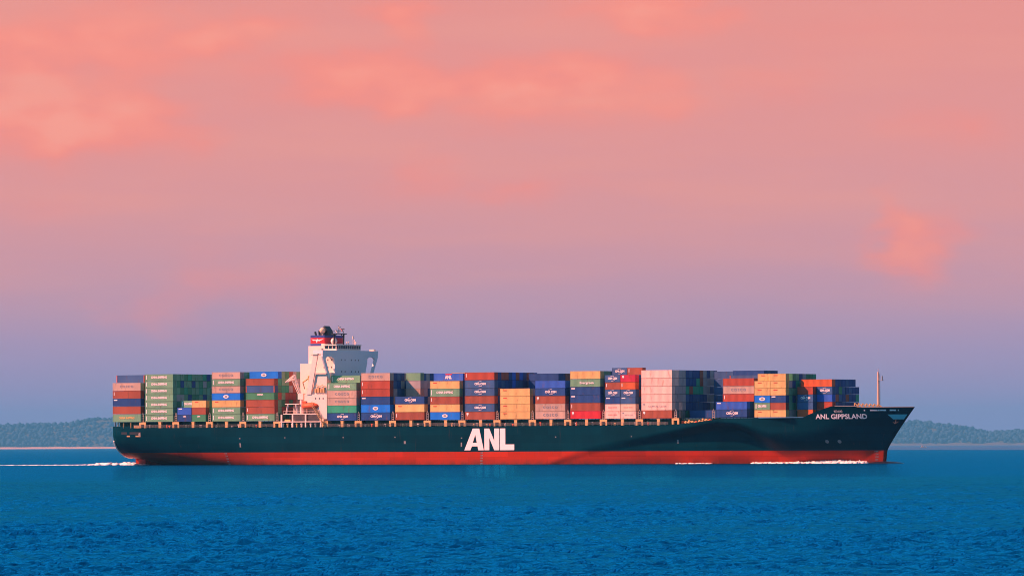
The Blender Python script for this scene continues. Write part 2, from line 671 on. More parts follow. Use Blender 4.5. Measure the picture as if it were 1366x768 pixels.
# ------------------------------------------------------------------ the ship: local x = along (bow +), y = port, z = up from the waterline
ALPHA = R(31)
ship = bpy.data.objects.new('container_ship', None)
C.objects.link(ship)
ship.location = (-139.53, 2527.1, 0)
ship.rotation_euler = (0, 0, -ALPHA)
tag(ship, 'long dark green container ship with a red boot top crossing the bay', 'ship')
SHIP_M = Matrix.Translation(ship.location) @ Matrix.Rotation(-ALPHA, 4, 'Z')
LEN = 325.0
DECK = 13.6


def post(i):
    return 14.2 + 14.6 * i


def sm(x):
    x = min(max(x, 0), 1)
    return x * x * (3 - 2 * x)


def stem(z):
    if z <= 4.5:
        return 314.3 - 0.12 * (4.5 - max(z, -1))
    t = (z - 4.5) / 14.8
    return 314.3 + 10.7 * (t ** 1.12)


def half_breadth(s, z):
    # stern
    if s < 120:
        zk = interp(s, [(0, 2.6), (6, 1.8), (14, 0.4), (30, -1.6), (50, -4.2), (75, -9), (120, -12)])
        zt = interp(s, [(0, 12.4), (15, 13.3), (38, 13.3), (55, 11.0), (80, 4.0), (120, -6)])
        B = interp(s, [(0, 14.9), (4, 15.6), (14, 16.0), (25, 16.1), (130, 16.1)])
        t = (z - zk) / (zt - zk)
        if t >= 1:
            return B
        if t <= 0:
            return 0.0
        return B * (1 - (1 - t) ** 2.1) ** (1 / 2.4)
    if s < 185:
        return 16.1
    Lz = stem(z)
    xd = (s - 258) / (Lz - 258)
    sw = interp(z, [(-3, 150), (0, 165), (3, 180), (6, 188), (12, 196)])
    xw = (s - sw) / (Lz - sw)
    bd = 16.1 * (1 - max(0, xd) ** 2.3)
    bw = 16.1 * (1 - max(0, xw) ** 1.75)
    z0 = interp(s, [(185, -3), (195, 0.8), (207, 3.7), (223, 6.0), (239, 8.7), (254, 11.4), (262, 11.0), (272, 4.0), (282, -2.0), (296, -4.0), (325, -4.0)])
    z1 = interp(s, [(185, 0), (195, 3.8), (207, 7.0), (223, 9.4), (239, 12.1), (254, 14.8), (264, 14.4), (276, 11.2), (290, 11.6), (304, 16.5), (325, 19.5)])
    k = sm((z - z0) / (z1 - z0))
    return max(0.0, bw + (bd - bw) * k)


def top_z(s):
    return interp(s, [(0, DECK + .6), (8, DECK + .6), (10, DECK), (236, DECK), (246, 14.6), (254, 15.7), (291, 16.0), (292.4, 16.2), (299.6, 19.8), (307, 19.7), (308.5, 19.35), (325, 19.4)])


def build_hull():
    m = bpy.data.materials.new('hull_paint')
    m.use_nodes = True
    nt = m.node_tree
    N, L = nt.nodes.new, nt.links.new
    b = nt.nodes['Principled BSDF']
    b.inputs['Roughness'].default_value = 0.45
    b.inputs['Specular IOR Level'].default_value = 0.03
    tc = N('ShaderNodeTexCoord')
    sp = N('ShaderNodeSeparateXYZ')
    L(tc.outputs['Object'], sp.inputs[0])
    st = N('ShaderNodeMapRange')
    st.inputs[1].default_value = 4.47
    st.inputs[2].default_value = 4.53
    L(sp.outputs[2], st.inputs[0])

    def noise(sc, stretch, lo, hi, a, c):
        mp = N('ShaderNodeMapping')
        mp.inputs['Scale'].default_value = stretch
        L(tc.outputs['Object'], mp.inputs[0])
        n = N('ShaderNodeTexNoise')
        n.inputs['Scale'].default_value = sc
        n.inputs['Detail'].default_value = 7
        n.inputs['Roughness'].default_value = .65
        L(mp.outputs[0], n.inputs['Vector'])
        r = N('ShaderNodeMapRange')
        r.inputs[1].default_value = lo
        r.inputs[2].default_value = hi
        r.inputs[3].default_value = a
        r.inputs[4].default_value = c
        L(n.outputs['Fac'], r.inputs[0])
        return r.outputs[0]

    def mixc(f, a, c):
        x = N('ShaderNodeMix')
        x.data_type = 'RGBA'
        L(f, x.inputs[0])
        for i, q in ((6, a), (7, c)):
            if isinstance(q, tuple):
                x.inputs[i].default_value = q
            else:
                L(q, x.inputs[i])
        return x.outputs[2]
    green = mixc(noise(.12, (1, 1, .35), .35, .7, 0, 1), (0.0, 0.027, 0.042, 1), (0.0, 0.037, 0.054, 1))
    green = mixc(noise(.5, (1, 1, .12), .60, .78, 0, .45), green, (0.002, 0.032, 0.050, 1))
    red = mixc(noise(.25, (1, 1, .35), .3, .75, 0, 1), (0.43, 0.028, 0.008, 1), (0.34, 0.035, 0.012, 1))
    red = mixc(noise(.7, (1, 1, .2), .58, .75, 0, .5), red, (0.22, 0.06, 0.035, 1))
    # slime right at the waterline
    wl_ = N('ShaderNodeMapRange')
    wl_.inputs[1].default_value = 2.2
    wl_.inputs[2].default_value = 0.2
    L(sp.outputs[2], wl_.inputs[0])
    wm = N('ShaderNodeMath')
    wm.operation = 'MULTIPLY'
    L(wl_.outputs[0], wm.inputs[0])
    L(noise(.3, (1, 1, 1), .3, .6, .2, .8), wm.inputs[1])
    red = mixc(wm.outputs[0], red, (0.10, 0.04, 0.025, 1))
    col = mixc(st.outputs[0], red, green)
    # shell plates: each a slightly different shade, with a thin seam
    mpb = N('ShaderNodeMapping')
    mpb.inputs['Rotation'].default_value = (R(90), 0, 0)
    L(tc.outputs['Object'], mpb.inputs[0])
    br = N('ShaderNodeTexBrick')
    br.inputs['Color1'].default_value = (0.78, 0.78, 0.78, 1)
    br.inputs['Color2'].default_value = (1.12, 1.12, 1.12, 1)
    br.inputs['Mortar'].default_value = (0.7, 0.7, 0.7, 1)
    br.inputs['Scale'].default_value = 1.0
    br.inputs['Mortar Size'].default_value = 0.05
    br.inputs['Brick Width'].default_value = 11.0
    br.inputs['Row Height'].default_value = 2.6
    L(mpb.outputs[0], br.inputs['Vector'])
    pm = N('ShaderNodeMix')
    pm.data_type = 'RGBA'
    pm.blend_type = 'MULTIPLY'
    pm.inputs[0].default_value = 0.8
    L(col, pm.inputs[6])
    L(br.outputs['Color'], pm.inputs[7])
    col = pm.outputs[2]
    # scuffs and rust weeping down from the deck edge
    col = mixc(noise(.9, (1, 1, .07), .62, .80, 0, .55), col, (0.09, 0.045, 0.03, 1))
    L(col, b.inputs['Base Color'])
    # slightly dented plating
    bp = N('ShaderNodeBump')
    bp.inputs['Strength'].default_value = 0.25
    bp.inputs['Distance'].default_value = 0.15
    L(noise(.35, (1, 1, 1), 0, 1, 0, 1), bp.inputs['Height'])
    L(bp.outputs[0], b.inputs['Normal'])

    NS, NZ = 220, 46
    bm = bmesh.new()
    left, right = [], []
    for i in range(NS + 1):
        u = i / NS
        a, b_ = [], []
        s0 = 314.3 * u
        zt = top_z(LEN * u if u > .9 else s0)
        for j in range(NZ + 1):
            z = -3 + (zt + 3) * j / NZ
            s = s0 + max(0, (u - .7) / .3) * (stem(z) - 314.3)
            zt2 = top_z(s)
            hb = half_breadth(min(s, stem(z) - 1e-4), z)
            a.append(bm.verts.new((s, -hb, z)))
            b_.append(bm.verts.new((s, hb, z)))
        right.append(a)
        left.append(b_)
    for i in range(NS):
        for j in range(NZ):
            bm.faces.new((right[i][j], right[i + 1][j], right[i + 1][j + 1], right[i][j + 1]))
            bm.faces.new((left[i + 1][j], left[i][j], left[i][j + 1], left[i + 1][j + 1]))
    for j in range(NZ):     # transom
        bm.faces.new((left[0][j], right[0][j], right[0][j + 1], left[0][j + 1]))
    bmesh.ops.remove_doubles(bm, verts=bm.verts, dist=0.002)
    o = part('hull', bm, m, ship, True)
    tag(o, None)
    # deck plating, a little below the bulwark top
    dk = paint('deck_paint', (0.05, 0.16, 0.10), 0.7, 0.2, 0.3, 0.2)
    bm = bmesh.new()
    prev = None
    for i in range(0, 131):
        s = 1.5 + (LEN - 4) * i / 130
        zd = interp(s, [(0, DECK), (236, DECK - .15), (254, DECK + .5), (290, DECK + .5), (300, 18.0), (325, 18.4)])
        if s < 236:
            zd = DECK - 0.12
        hb = max(0.05, half_breadth(min(s, stem(zd) - .3), zd) - 0.12)
        cur = [bm.verts.new((s, -hb, zd)), bm.verts.new((s, hb, zd))]
        if prev:
            bm.faces.new((prev[0], cur[0], cur[1], prev[1]))
        prev = cur
    part('deck', bm, dk, ship)


build_hull()

M_yel = plain('support_yellow', (0.62, 0.40, 0.16), 0.6)
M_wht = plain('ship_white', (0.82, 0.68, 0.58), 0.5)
M_mark = plain('mark_white', (0.84, 0.80, 0.78), 0.5)
M_dim = plain('mark_faded', (0.20, 0.22, 0.23), 0.6)
M_coam = paint('coaming_green', (0.03, 0.10, 0.08), 0.6, 0.2, 0.4, 0.2)
M_dark = plain('dark_steel', (0.03, 0.035, 0.04), 0.5)
M_grey = plain('grey_steel', (0.28, 0.28, 0.27), 0.6)
M_glass = plain('window_glass', (0.01, 0.04, 0.06), 0.15, 0.6)
M_oran = plain('lifeboat_orange', (0.70, 0.11, 0.03), 0.5)
M_lred = plain('marking_red', (0.55, 0.04, 0.03), 0.5)
M_lgrey = plain('lettering_grey', (0.22, 0.24, 0.28), 0.5)
M_rope = plain('deck_gear_tan', (0.55, 0.36, 0.16), 0.7)


def on_hull(bm, pts2d, faces, proud=0.06, cut=0.7):
    """lay flat shapes (s, z) on the starboard shell plating"""
    t = bmesh.new()
    V = [t.verts.new((p[0], 0, p[1])) for p in pts2d]
    for f in faces:
        t.faces.new([V[i] for i in f])
    xs = [p[0] for p in pts2d]
    zs = [p[1] for p in pts2d]
    x = min(xs) + cut
    while x < max(xs):
        bmesh.ops.bisect_plane(t, geom=t.verts[:] + t.edges[:] + t.faces[:], plane_co=(x, 0, 0), plane_no=(1, 0, 0))
        x += cut
    z = min(zs) + cut
    while z < max(zs):
        bmesh.ops.bisect_plane(t, geom=t.verts[:] + t.edges[:] + t.faces[:], plane_co=(0, 0, z), plane_no=(0, 0, 1))
        z += cut
    t.verts.index_update()
    base = [bm.verts.new((v.co.x, -half_breadth(v.co.x, v.co.z) - proud, v.co.z)) for v in t.verts]
    for f in t.faces:
        bm.faces.new([base[v.index] for v in f.verts])
    t.free()


# big three letter mark amidships
def build_marks():
    s0, s1, z0, z1 = 152.4, 173.15, 5.05, 12.75
    kx, kz = (s1 - s0) / 343, (z1 - z0) / 144
    polys = {'A': [[(0, 0), (42, 0), (52, 26), (58, 50), (76, 104), (76, 144), (58, 144)],
                   [(76, 104), (86, 50), (91, 26), (96, 0), (134, 0), (103, 144), (76, 144)], [(52, 26), (91, 26), (86, 50), (58, 50)]],
             'N': [[(138, 0), (172, 0), (172, 82), (172, 144), (138, 144)], [(172, 82), (206, 0), (206, 62), (172, 144)],
                   [(206, 0), (240, 0), (240, 144), (206, 144), (206, 62)]],
             'L': [[(245, 0), (282, 0), (282, 38), (282, 144), (245, 144)], [(282, 0), (343, 0), (343, 38), (282, 38)]]}
    for ch, pl in polys.items():
        bm = bmesh.new()
        for p in pl:
            q = [bm.verts.new((s0 + a * kx, -16.1 - .05, z0 + c * kz)) for a, c in p]
            bm.faces.new(q)
        bmesh.ops.remove_doubles(bm, verts=bm.verts, dist=.001)
        part('hull_letter', bm, M_mark, ship)
    # ship's name on the bow
    vs, fs = text_verts('ANL GIPPSLAND', 2.3, 1.0, 0.06)
    w = max(v[0] for v in vs) - min(v[0] for v in vs)
    x0 = min(v[0] for v in vs)
    bm = bmesh.new()
    on_hull(bm, [(NAME0 + (v[0] - x0) / w * (NAME1 - NAME0), 16.15 + v[1] * 1.0) for v in vs], fs, 0.07, 0.6)
    part('bow_name', bm, M_mark, ship)
    vs, fs = text_verts('9334143', 1.1, 1.0, 0.0)
    bm = bmesh.new()
    on_hull(bm, [(300.5 + v[0] * .75, 17.95 + v[1]) for v in vs], fs, 0.07, 0.6)
    part('small_number', bm, M_mark, ship)
    # draught figures, tug marks, thruster marks
    def quad(s, z, w, h, name):
        bm = bmesh.new()
        on_hull(bm, [(s, z), (s + w, z), (s + w, z + h), (s, z + h)], [(0, 1, 2, 3)], 0.06, 0.5)
        part(name, bm, M_dim, ship)
    for s, z, w, h in ((56.4, 6.4, .6, 1.5), (150.9, 6.3, .55, 1.5), (127.0, 7.4, .8, 1.0), (238.0, 7.2, .6, 1.3), (56.4, 9.4, .5, .4),
                       (101, 9.6, .5, .4), (123, 9.6, .5, .4), (151, 9.2, .5, .4), (190, 9.4, .5, .4), (76, 9.6, .4, .4), (221, 9.5, .4, .4)):
        quad(s, z, w, h, 'tug_mark')
    for s in (159.5, 49.5, 310.6):
        for k in range(5):
            bm = bmesh.new()
            vs, fs = text_verts(str((14, 12, 10, 8, 6)[k]) + 'M', 0.75, 1, 0.01)
            on_hull(bm, [(s + v[0], 4.1 - .95 * k + v[1]) for v in vs], fs, .06, .6)
            part('draught_figure', bm, M_dim, ship)
    for s in (295.3, 299.3):
        bm = bmesh.new()
        pts = [(s, 7.6)] + [(s + .62 * math.cos(a * math.pi / 8), 7.6 + .62 * math.sin(a * math.pi / 8)) for a in range(16)]
        on_hull(bm, pts, [(0, 1 + k, 1 + (k + 1) % 16) for k in range(16)], .06, .5)
        part('thruster_mark', bm, M_dim, ship)


NAME0, NAME1 = 292.7, 309.8
build_marks()


def build_bow_gear():
    # anchor pocket: plate with blue sky sheen put into its colour, anchor under it
    bm = bmesh.new()
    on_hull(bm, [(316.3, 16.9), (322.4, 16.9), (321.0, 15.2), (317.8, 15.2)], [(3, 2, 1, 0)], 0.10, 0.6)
    part('anchor_pocket', bm, plain('pocket_sky_sheen', (0.14, 0.46, 0.52), .4), ship)
    bm = bmesh.new()
    y = -half_breadth(318.2, 14.4) - .25
    bar(bm, (318.8, y, 15.2), (318.4, y - .1, 13.6), .22)
    bar(bm, (318.4, y - .1, 13.7), (317.4, y - .15, 14.4), .2, 8, .08)
    bar(bm, (318.4, y - .1, 13.7), (319.7, y - .15, 14.4), .2, 8, .08)
    part('anchor', bm, M_dark, ship)
    # mooring fairleads in the bulwark: sky light through them painted as white plates
    for s, w in ((311.0, 2.4), (313.55, .5), (314.2, 1.9), (317.2, 2.0), (319.7, .35), (309.0, .4)):
        bm = bmesh.new()
        on_hull(bm, [(s, 18.1), (s + w, 18.1), (s + w, 18.6), (s, 18.6)], [(0, 1, 2, 3)], .05, .5)
        part('fairlead_sky', bm, M_mark, ship)
    # capping rail
    bm = bmesh.new()
    prev = None
    for i in range(40):
        s = 299.5 + 25.2 * i / 39
        z = top_z(s)
        p = (s, -half_breadth(min(s, stem(z) - .02), z) - .02, z + .05)
        if prev:
            bar(bm, prev, p, .14, 6)
        prev = p
    part('capping_rail', bm, M_grey, ship)
    bm = bmesh.new()
    bmesh.ops.create_uvsphere(bm, u_segments=24, v_segments=14, radius=1, matrix=Matrix.Translation((312, 0, -1.0)) @ Matrix.Diagonal((11, 2.2, 1.75, 1)))
    part('bulbous_bow', bm, plain('bulb_paint', (0.008, 0.012, 0.025), .3), ship, True)
    # foremast
    bm = bmesh.new()
    bar(bm, (310.8, 0, 18), (310.8, 0, 31.6), .52, 10, .34)
    bar(bm, (310.8, 0, 31.4), (310.8, 0, 32.8), .08, 6)
    mast = part('foremast', bm, plain('mast_buff', (0.66, 0.42, 0.32), .6), ship)
    bm = bmesh.new()
    box(bm, 310.8, 312.6, -.7, .7, 28.6, 28.75)
    bar(bm, (312.4, 0, 28.7), (312.4, 0, 30.2), .22)
    part('lamp_platform', bm, M_grey, mast)
    bm = bmesh.new()
    for y in (-.25, .25):
        beam(bm, (311.4, y, 19), (311.4, y, 31), .06)
    for z in np.arange(19, 31, .45):
        box(bm, 311.36, 311.44, -.25, .25, z, z + .06)
    part('ladder', bm, M_grey, mast)
    # windlasses and winches on the forecastle
    for k in range(7):
        s = 305.4 + k * 1.2
        y = -half_breadth(s, 18.5) + 1.0 + .1 * k
        bm = bmesh.new()
        bar(bm, (s, y, 18.3), (s + .25, y, 20.9 - .07 * k), .22, 6)
        bar(bm, (s + .25, y, 20.85 - .07 * k), (s + 2.0, y + .5, 19.2), .20, 6)
        bar(bm, (s + .6, y + .2, 19.0), (s + .6, y + 1.6, 19.0), .6, 10)
        part('mooring_winch', bm, M_yel if k < 5 else M_rope, ship)
    # deck breakwater / vents forward of bay fifteen
    rnd = random.Random(4)
    for k in range(9):
        s = post(15.42) + 1.4 + k * 1.38
        h = rnd.uniform(.8, 1.9)
        bm = bmesh.new()
        box(bm, s, s + .5, -15.0, -14.2, DECK, DECK + h)
        bar(bm, (s + .2, -14.6, DECK + h), (s + 1.1, -14.6, DECK + h * .9), .22, 6)
        dome(bm, (s + .25, -14.6, DECK + h), .5, 8, 6)
        part('deck_vent', bm, M_yel if k % 4 else M_oran, ship)


build_bow_gear()


def build_deck_frames():
    # hatch coamings
    for i in list(range(0, 4)) + [5.42 + k for k in range(13)] + [-0.92]:
        bm = bmesh.new()
        s = post(i) + 1.3
        hb = min(13.4, half_breadth(s + 12, 14.5) - 2.2)
        box(bm, s, s + 12, -hb, hb, DECK - .1, 15.55)
        box(bm, s - .1, s + 12.1, -hb - .3, hb + .3, 15.56, 15.8)
        part('hatch_cover', bm, M_coam, ship)
    posts = [-.03, .98, 1.99, 2.99, 4, 5.41] + [6.39 + k for k in range(11)]
    g = bmesh.new()
    box(g, -1.45, -0.75, 0, .8, 0, 2.1)
    box(g, .75, 1.45, 0, .8, 0, 2.1)
    box(g, -1.45, 1.45, .01, .79, 1.35, 2.13)
    portal = newmesh('hatch_support', g, M_yel)
    g = bmesh.new()
    box(g, -.55, .55, 0, .9, 0, 2.05)
    box(g, -.7, .7, -.05, .95, 2.05, 2.2)
    pillar = newmesh('mid_support', g, M_yel)
    g = bmesh.new()
    for a in (-.42, .42):
        beam(g, (a, .3, 0), (a, .3, 2.2), .2)
        beam(g, (a, .3, 2.2), (0, .3, 3.3), .18)
    for z in (.5, 1.3, 2.1):
        beam(g, (-.42, .3, z), (.42, .3, z), .14)
    # walkway across the ship behind it
    bridge = newmesh('lashing_bridge', g, plain('lash_grey', (0.50, 0.42, 0.33), .6))
    g = bmesh.new()
    for k in range(13):
        y = 1.2 + 2.49 * k
        beam(g, (0, y, 0), (0, y, 5.0), .22)
    box(g, -.45, .45, 1, 31, 2.35, 2.5)
    box(g, -.45, .45, 1, 31, 4.9, 5.05)
    cross = newmesh('lashing_frame', g, M_coam)
    for i in posts:
        s = post(i)
        y = -half_breadth(s, DECK) + 0.15
        zb = top_z(s) - .02
        if i < 16:
            link('hatch_support', portal, ship, (s, y, zb))
        lb = link('lashing_bridge', bridge, ship, (s, y, 15.75))
        link('lashing_frame', cross, ship, (s, y + .9, DECK))
    for i in [0, 1, 2, 3] + [5.42 + k for k in range(10)]:
        link('mid_support', pillar, ship, (post(i) + 7.3, -15.95, DECK))
    # bits of deck equipment seen between the supports
    rnd = random.Random(11)
    for i in [0, 1, 2, 3] + [5.42 + k for k in range(10)]:
        for k in range(4):
            s = post(i) + rnd.choice((2.2, 3.6, 5.2, 9.4, 10.6, 12.2)) + rnd.uniform(-.4, .4)
            bm = bmesh.new()
            h = rnd.uniform(.5, 1.1)
            bar(bm, (s, -14.8, DECK - .1), (s, -14.8, DECK + h), rnd.uniform(.12, .3), 8)
            if k % 2:
                box(bm, s - .35, s + .35, -15.1, -14.4, DECK + h - .1, DECK + h + .25)
            else:
                dome(bm, (s, -14.8, DECK + h), .33, 8, 6)
            part('deck_fitting', bm, rnd.choice((M_wht, M_grey, M_rope, M_oran, M_grey, M_coam)), ship)
    # railing
    bm = bmesh.new()
    for a, b in ((10, 72), (94, 236)):
        s = a
        while s < b:
            beam(bm, (s, -16.0, DECK - .1), (s, -16.0, DECK + 1.05), .06)
            s += 2.43
        for z in (.35, .7, 1.05):
            beam(bm, (a, -16.0, DECK + z), (b, -16.0, DECK + z), .05)
    part('railing', bm, M_grey, ship)


build_deck_frames()


def build_stern():
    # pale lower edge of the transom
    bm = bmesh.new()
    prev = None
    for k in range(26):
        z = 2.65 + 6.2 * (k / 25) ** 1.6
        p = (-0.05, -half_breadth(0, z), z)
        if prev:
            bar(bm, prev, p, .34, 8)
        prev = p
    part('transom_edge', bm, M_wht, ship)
    bm = bmesh.new()
    slab(bm, [(1.2, -2.5), (5.2, -2.5), (4.6, 2.4), (1.8, 2.6)], 'y', -.6, .6)
    part('rudder', bm, plain('rudder_red', (0.40, 0.07, 0.05), .6), ship)
    # mooring deck: supports under the aftmost stack, bollards, panama leads
    for s, y in ((.6, -14.2), (.8, -11), (2.4, -15.0), (5.2, -15.5), (8.6, -15.7)):
        bm = bmesh.new()
        beam(bm, (s, y, DECK), (s, y, 17.0 if s < 1 else 15.9), .35)
        part('stern_post', bm, M_yel if s > 1 else M_grey, ship)
    bm = bmesh.new()
    box(bm, .4, 1.4, -14.6, -8, 16.9, 17.15)
    part('stern_platform', bm, M_dark, ship)
    for s, w in ((6.6, 1.4), (10.6, 2.2)):
        bm = bmesh.new()
        on_hull(bm, [(s, 10.35), (s + w, 10.35), (s + w, 10.85), (s, 10.85)], [(0, 1, 2, 3)], .08, .6)
        part('mooring_lead', bm, M_rope, ship)
    bm = bmesh.new()
    on_hull(bm, [(12.0, 10.6), (12.9, 10.6), (12.9, 12.0), (12.0, 11.6)], [(0, 1, 2, 3)], .10, .6)
    part('mooring_lead', bm, M_grey, ship)
    for s, w in ((4.2, 2.6), (8.0, 5)):
        bm = bmesh.new()
        on_hull(bm, [(s, 11.2), (s + w, 11.2), (s + w, 12.1), (s, 12.1)], [(0, 1, 2, 3)], .05, .6)
        part('mooring_opening', bm, M_dark, ship)
    bm = bmesh.new()
    box(bm, 9.9, 12.4, -15.6, -14.8, DECK, DECK + .8)
    part('bollard', bm, M_rope, ship)


build_stern()


def build_house():
    W = M_wht
    # lower accommodation across the full beam
    bm = bmesh.new()
    slab(bm, [(84.6, 25.4), (94.2, 25.4), (94.2, 16.5), (92.6, 16.5), (88.4, 21.5), (84.6, 22.6)], 'y', -16.0, -15.6)
    box(bm, 84.8, 94.1, -15.59, 15.6, 20.5, 25.38)
    box(bm, 90.5, 94.1, -15.0, 15.6, DECK, 20.49)
    house = part('accommodation', bm, W, ship)
    bm = bmesh.new()
    box(bm, 86.2, 94.0, -12.5, 12.5, 25.39, 33.2)
    box(bm, 86.6, 93.9, -10.2, 10.2, 33.21, 40.2)
    part('upper_accommodation', bm, W, ship)
    # starboard side frames that carry the bridge wing
    bm = bmesh.new()
    slab(bm, [(85.6, 25.4), (87.5, 25.4), (90.5, 39.6), (90.9, 39.95), (88.6, 39.95), (88.5, 39.4)], 'y', -16.3, -15.7)
    part('wing_frame', bm, W, ship)
    bm = bmesh.new()
    slab(bm, [(87.52, 25.4), (93.9, 25.4), (93.9, 32.6), (89.05, 32.6)], 'y', -15.5, -15.2)
    part('side_screen', bm, W, ship)
    bm = bmesh.new()
    box(bm, 88.2, 94.1, -16.2, -14.9, 32.7, 33.0)
    box(bm, 87.8, 91.6, -16.6, -14.9, 39.6, 39.8)
    part('wing_platform', bm, M_grey, ship)
    bm = bmesh.new()
    for k in range(4):
        s = 89.0 + k * 1.15
        box(bm, s, s + .7, -16.1, -15.52, 26.0, 27.4 + .5 * (k % 2))
        bar(bm, (s, -15.9, 28.2), (s + 1.1, -15.9, 28.9 - .6 * (k % 2)), .12, 6)
    part('rescue_gear', bm, M_rope, ship)
    for z in (23.6, 34.9, 37.6):
        for k in range(3):
            bm = bmesh.new()
            s = 89.2 + k * 1.6
            y = -16.03 if z < 25.4 else -10.23
            box(bm, s, s + .42, y, y + .03, z, z + .55)
            part('cabin_window', bm, M_glass, house)
    # stairs
    bm = bmesh.new()
    for o in (0, .9):
        beam(bm, (88.2, -16.3 - o, 21.8), (93.6, -16.3 - o, 14.0), .22)
        beam(bm, (88.2, -16.3 - o, 22.8), (93.6, -16.3 - o, 15.0), .10)
    for k in range(18):
        t = k / 17
        box(bm, 88.2 + 5.4 * t - .15, 88.2 + 5.4 * t + .15, -17.2, -16.3, 21.8 - 7.8 * t, 21.86 - 7.8 * t)
    part('stairway', bm, M_rope, ship)
    # bridge: deep front plate with arched openings under both wings
    front = plain('bridge_front', (0.78, 0.78, 0.78), .5)
    bm = bmesh.new()
    slab(bm, [(-10.6, 40.0), (-10.6, 30.5), (9.4, 30.5), (10.6, 34.5), (10.6, 40.0)], 'x', 93.6, 94.2)
    for sg in (-1, 1):
        y = lambda v: sg * v
        leg = [(y(13.0), 30.5), (y(14.3), 30.5), (y(18.75), 39.0), (y(18.75), 40.0), (y(17.4), 40.0), (y(16.7), 38.2)]
        slab(bm, leg, 'x', 93.6, 94.2)
        fil = [(y(10.6), 40.0), (y(10.6), 38.0), (y(11.6), 38.4), (y(12.6), 38.9), (y(14.0), 39.1), (y(15.6), 38.9), (y(16.7), 38.2), (y(17.4), 40.0)]
        slab(bm, fil, 'x', 93.6, 94.2)
        if sg > 0:
            slab(bm, [(10.6, 38.0), (10.6, 34.5), (11.4, 36.8), (11.6, 38.4)], 'x', 93.6, 94.2)
    box(bm, 90.2, 94.25, -18.8, 18.8, 40.0, 40.25)
    box(bm, 94.0, 94.25, -18.8, 18.8, 40.25, 41.3)
    box(bm, 90.2, 94.0, -18.8, -18.55, 40.25, 41.3)
    box(bm, 90.2, 94.0, 18.55, 18.8, 40.25, 41.3)
    bridge = part('bridge', bm, front, ship)
    for yy in (-6.2, -3.9, 0.4, 3.0, 5.2):
        for z in (33.4, 37.6):
            bm = bmesh.new()
            box(bm, 94.21, 94.24, yy, yy + .45, z, z + .5)
            part('front_port', bm, M_glass, bridge)
    # wheelhouse with windows all round
    bm = bmesh.new()
    box(bm, 88.6, 93.9, -9.0, 7.4, 40.26, 41.9)
    box(bm, 88.4, 94.1, -9.3, 7.7, 43.05, 43.45)
    for yy in np.arange(-9, 7.5, 1.49):
        box(bm, 93.6, 93.88, yy, yy + .18, 41.9, 43.05)
    for s in (88.7, 90.4, 92):
        box(bm, s, s + .2, -8.98, -8.8, 41.9, 43.05)
    wh = part('wheelhouse', bm, W, ship)
    bm = bmesh.new()
    box(bm, 88.8, 93.7, -8.9, 7.3, 41.9, 43.05)
    part('bridge_window', bm, M_glass, wh)
    # engine casing and funnel
    bm = bmesh.new()
    box(bm, 78.6, 86.1, -9.5, 9.5, DECK, 36.6)
    box(bm, 80.6, 86.1, -7, 7, 36.61, 43.0)
    box(bm, 86.11, 88.5, -7, 7, 40.3, 43.0)
    part('engine_casing', bm, W, ship)
    red = plain('funnel_red', (0.50, 0.02, 0.03), .5)
    blue = plain('funnel_blue', (0.03, 0.06, 0.26), .5)
    bm = bmesh.new()
    box(bm, 81.0, 87.0, -6.2, 6.2, 43.0, 43.9)
    f = part('funnel', bm, W, ship)
    for z0, z1, mt, nm in ((43.0, 43.85, blue, 'lower_band'), (43.9, 46.0, red, 'red_band'), (46.0, 46.9, blue, 'upper_band')):
        bm = bmesh.new()
        if nm == 'lower_band':
            box(bm, 81.0, 85.6, -6.24, -6.205, z0, z1)
        else:
            box(bm, 81.0, 87.0, -6.2, 6.2, z0 + .002, z1)
        part(nm, bm, mt, f)
    # spread wings in white on the red band
    bm = bmesh.new()
    P = [(81.3, 45.5), (82.4, 44.9), (83.2, 45.1), (83.7, 44.1), (84.1, 44.9), (85.0, 44.8), (86.7, 45.6), (85.2, 45.4), (84.2, 45.35), (83.9, 45.75), (83.6, 45.3), (82.6, 45.4)]
    bm.faces.new([bm.verts.new((a, -6.26, c)) for a, c in P])
    part('wing_emblem', bm, M_mark, f)
    # exhaust hood: dark cap with pipes
    bm = bmesh.new()
    slab(bm, [(83.6, 46.9), (87.4, 46.9), (86.9, 48.7), (85.6, 50.3), (84.3, 49.0)], 'y', -4.2, -0.6)
    bar(bm, (82.0, -4, 46.8), (81.6, -4, 48.2), .4)
    bar(bm, (82.2, -2, 46.8), (82.0, -2, 48.6), .35)
    bar(bm, (87.0, -4.4, 46.9), (87.4, -4.4, 48.2), .3)
    part('exhaust_hood', bm, M_dark, f)
    bm = bmesh.new()
    dome(bm, (85.6, -5.3, 48.6), 1.1)
    bar(bm, (85.6, -5.3, 46.9), (85.6, -5.3, 47.8), .25)
    part('radome', bm, plain('radome_cream', (.72, .55, .38), .5), ship)
    bm = bmesh.new()
    dome(bm, (91.0, -6.0, 44.7), 1.2)
    bar(bm, (91, -6, 43.4), (91, -6, 44), .4)
    part('radome', bm, M_wht, ship)
    # radar mast on the wheelhouse roof
    bm = bmesh.new()
    for y in (-7.6, -1.2):
        beam(bm, (92, y, 43.4), (92, y + .2, 47.2), .5)
    box(bm, 91.2, 92.8, -8.4, -0.2, 47.2, 47.5)
    for y in (-7.6, -5.6, -3.6, -1.2):
        beam(bm, (92, y, 47.6), (92, y, 48.8 + .4 * math.sin(y)), .14)
    beam(bm, (92, -4.4, 47.6), (92, -4.4, 50.2), .18)
    for y in (-7.8, -4.4, -0.6):
        beam(bm, (91.4, y, 47.6), (91.4, y, 48.5), .1)
    beam(bm, (91.4, -7.8, 48.5), (91.4, -.6, 48.5), .1)
    beam(bm, (92, -7.6, 46.1), (92, -6.0, 47.2), .3)
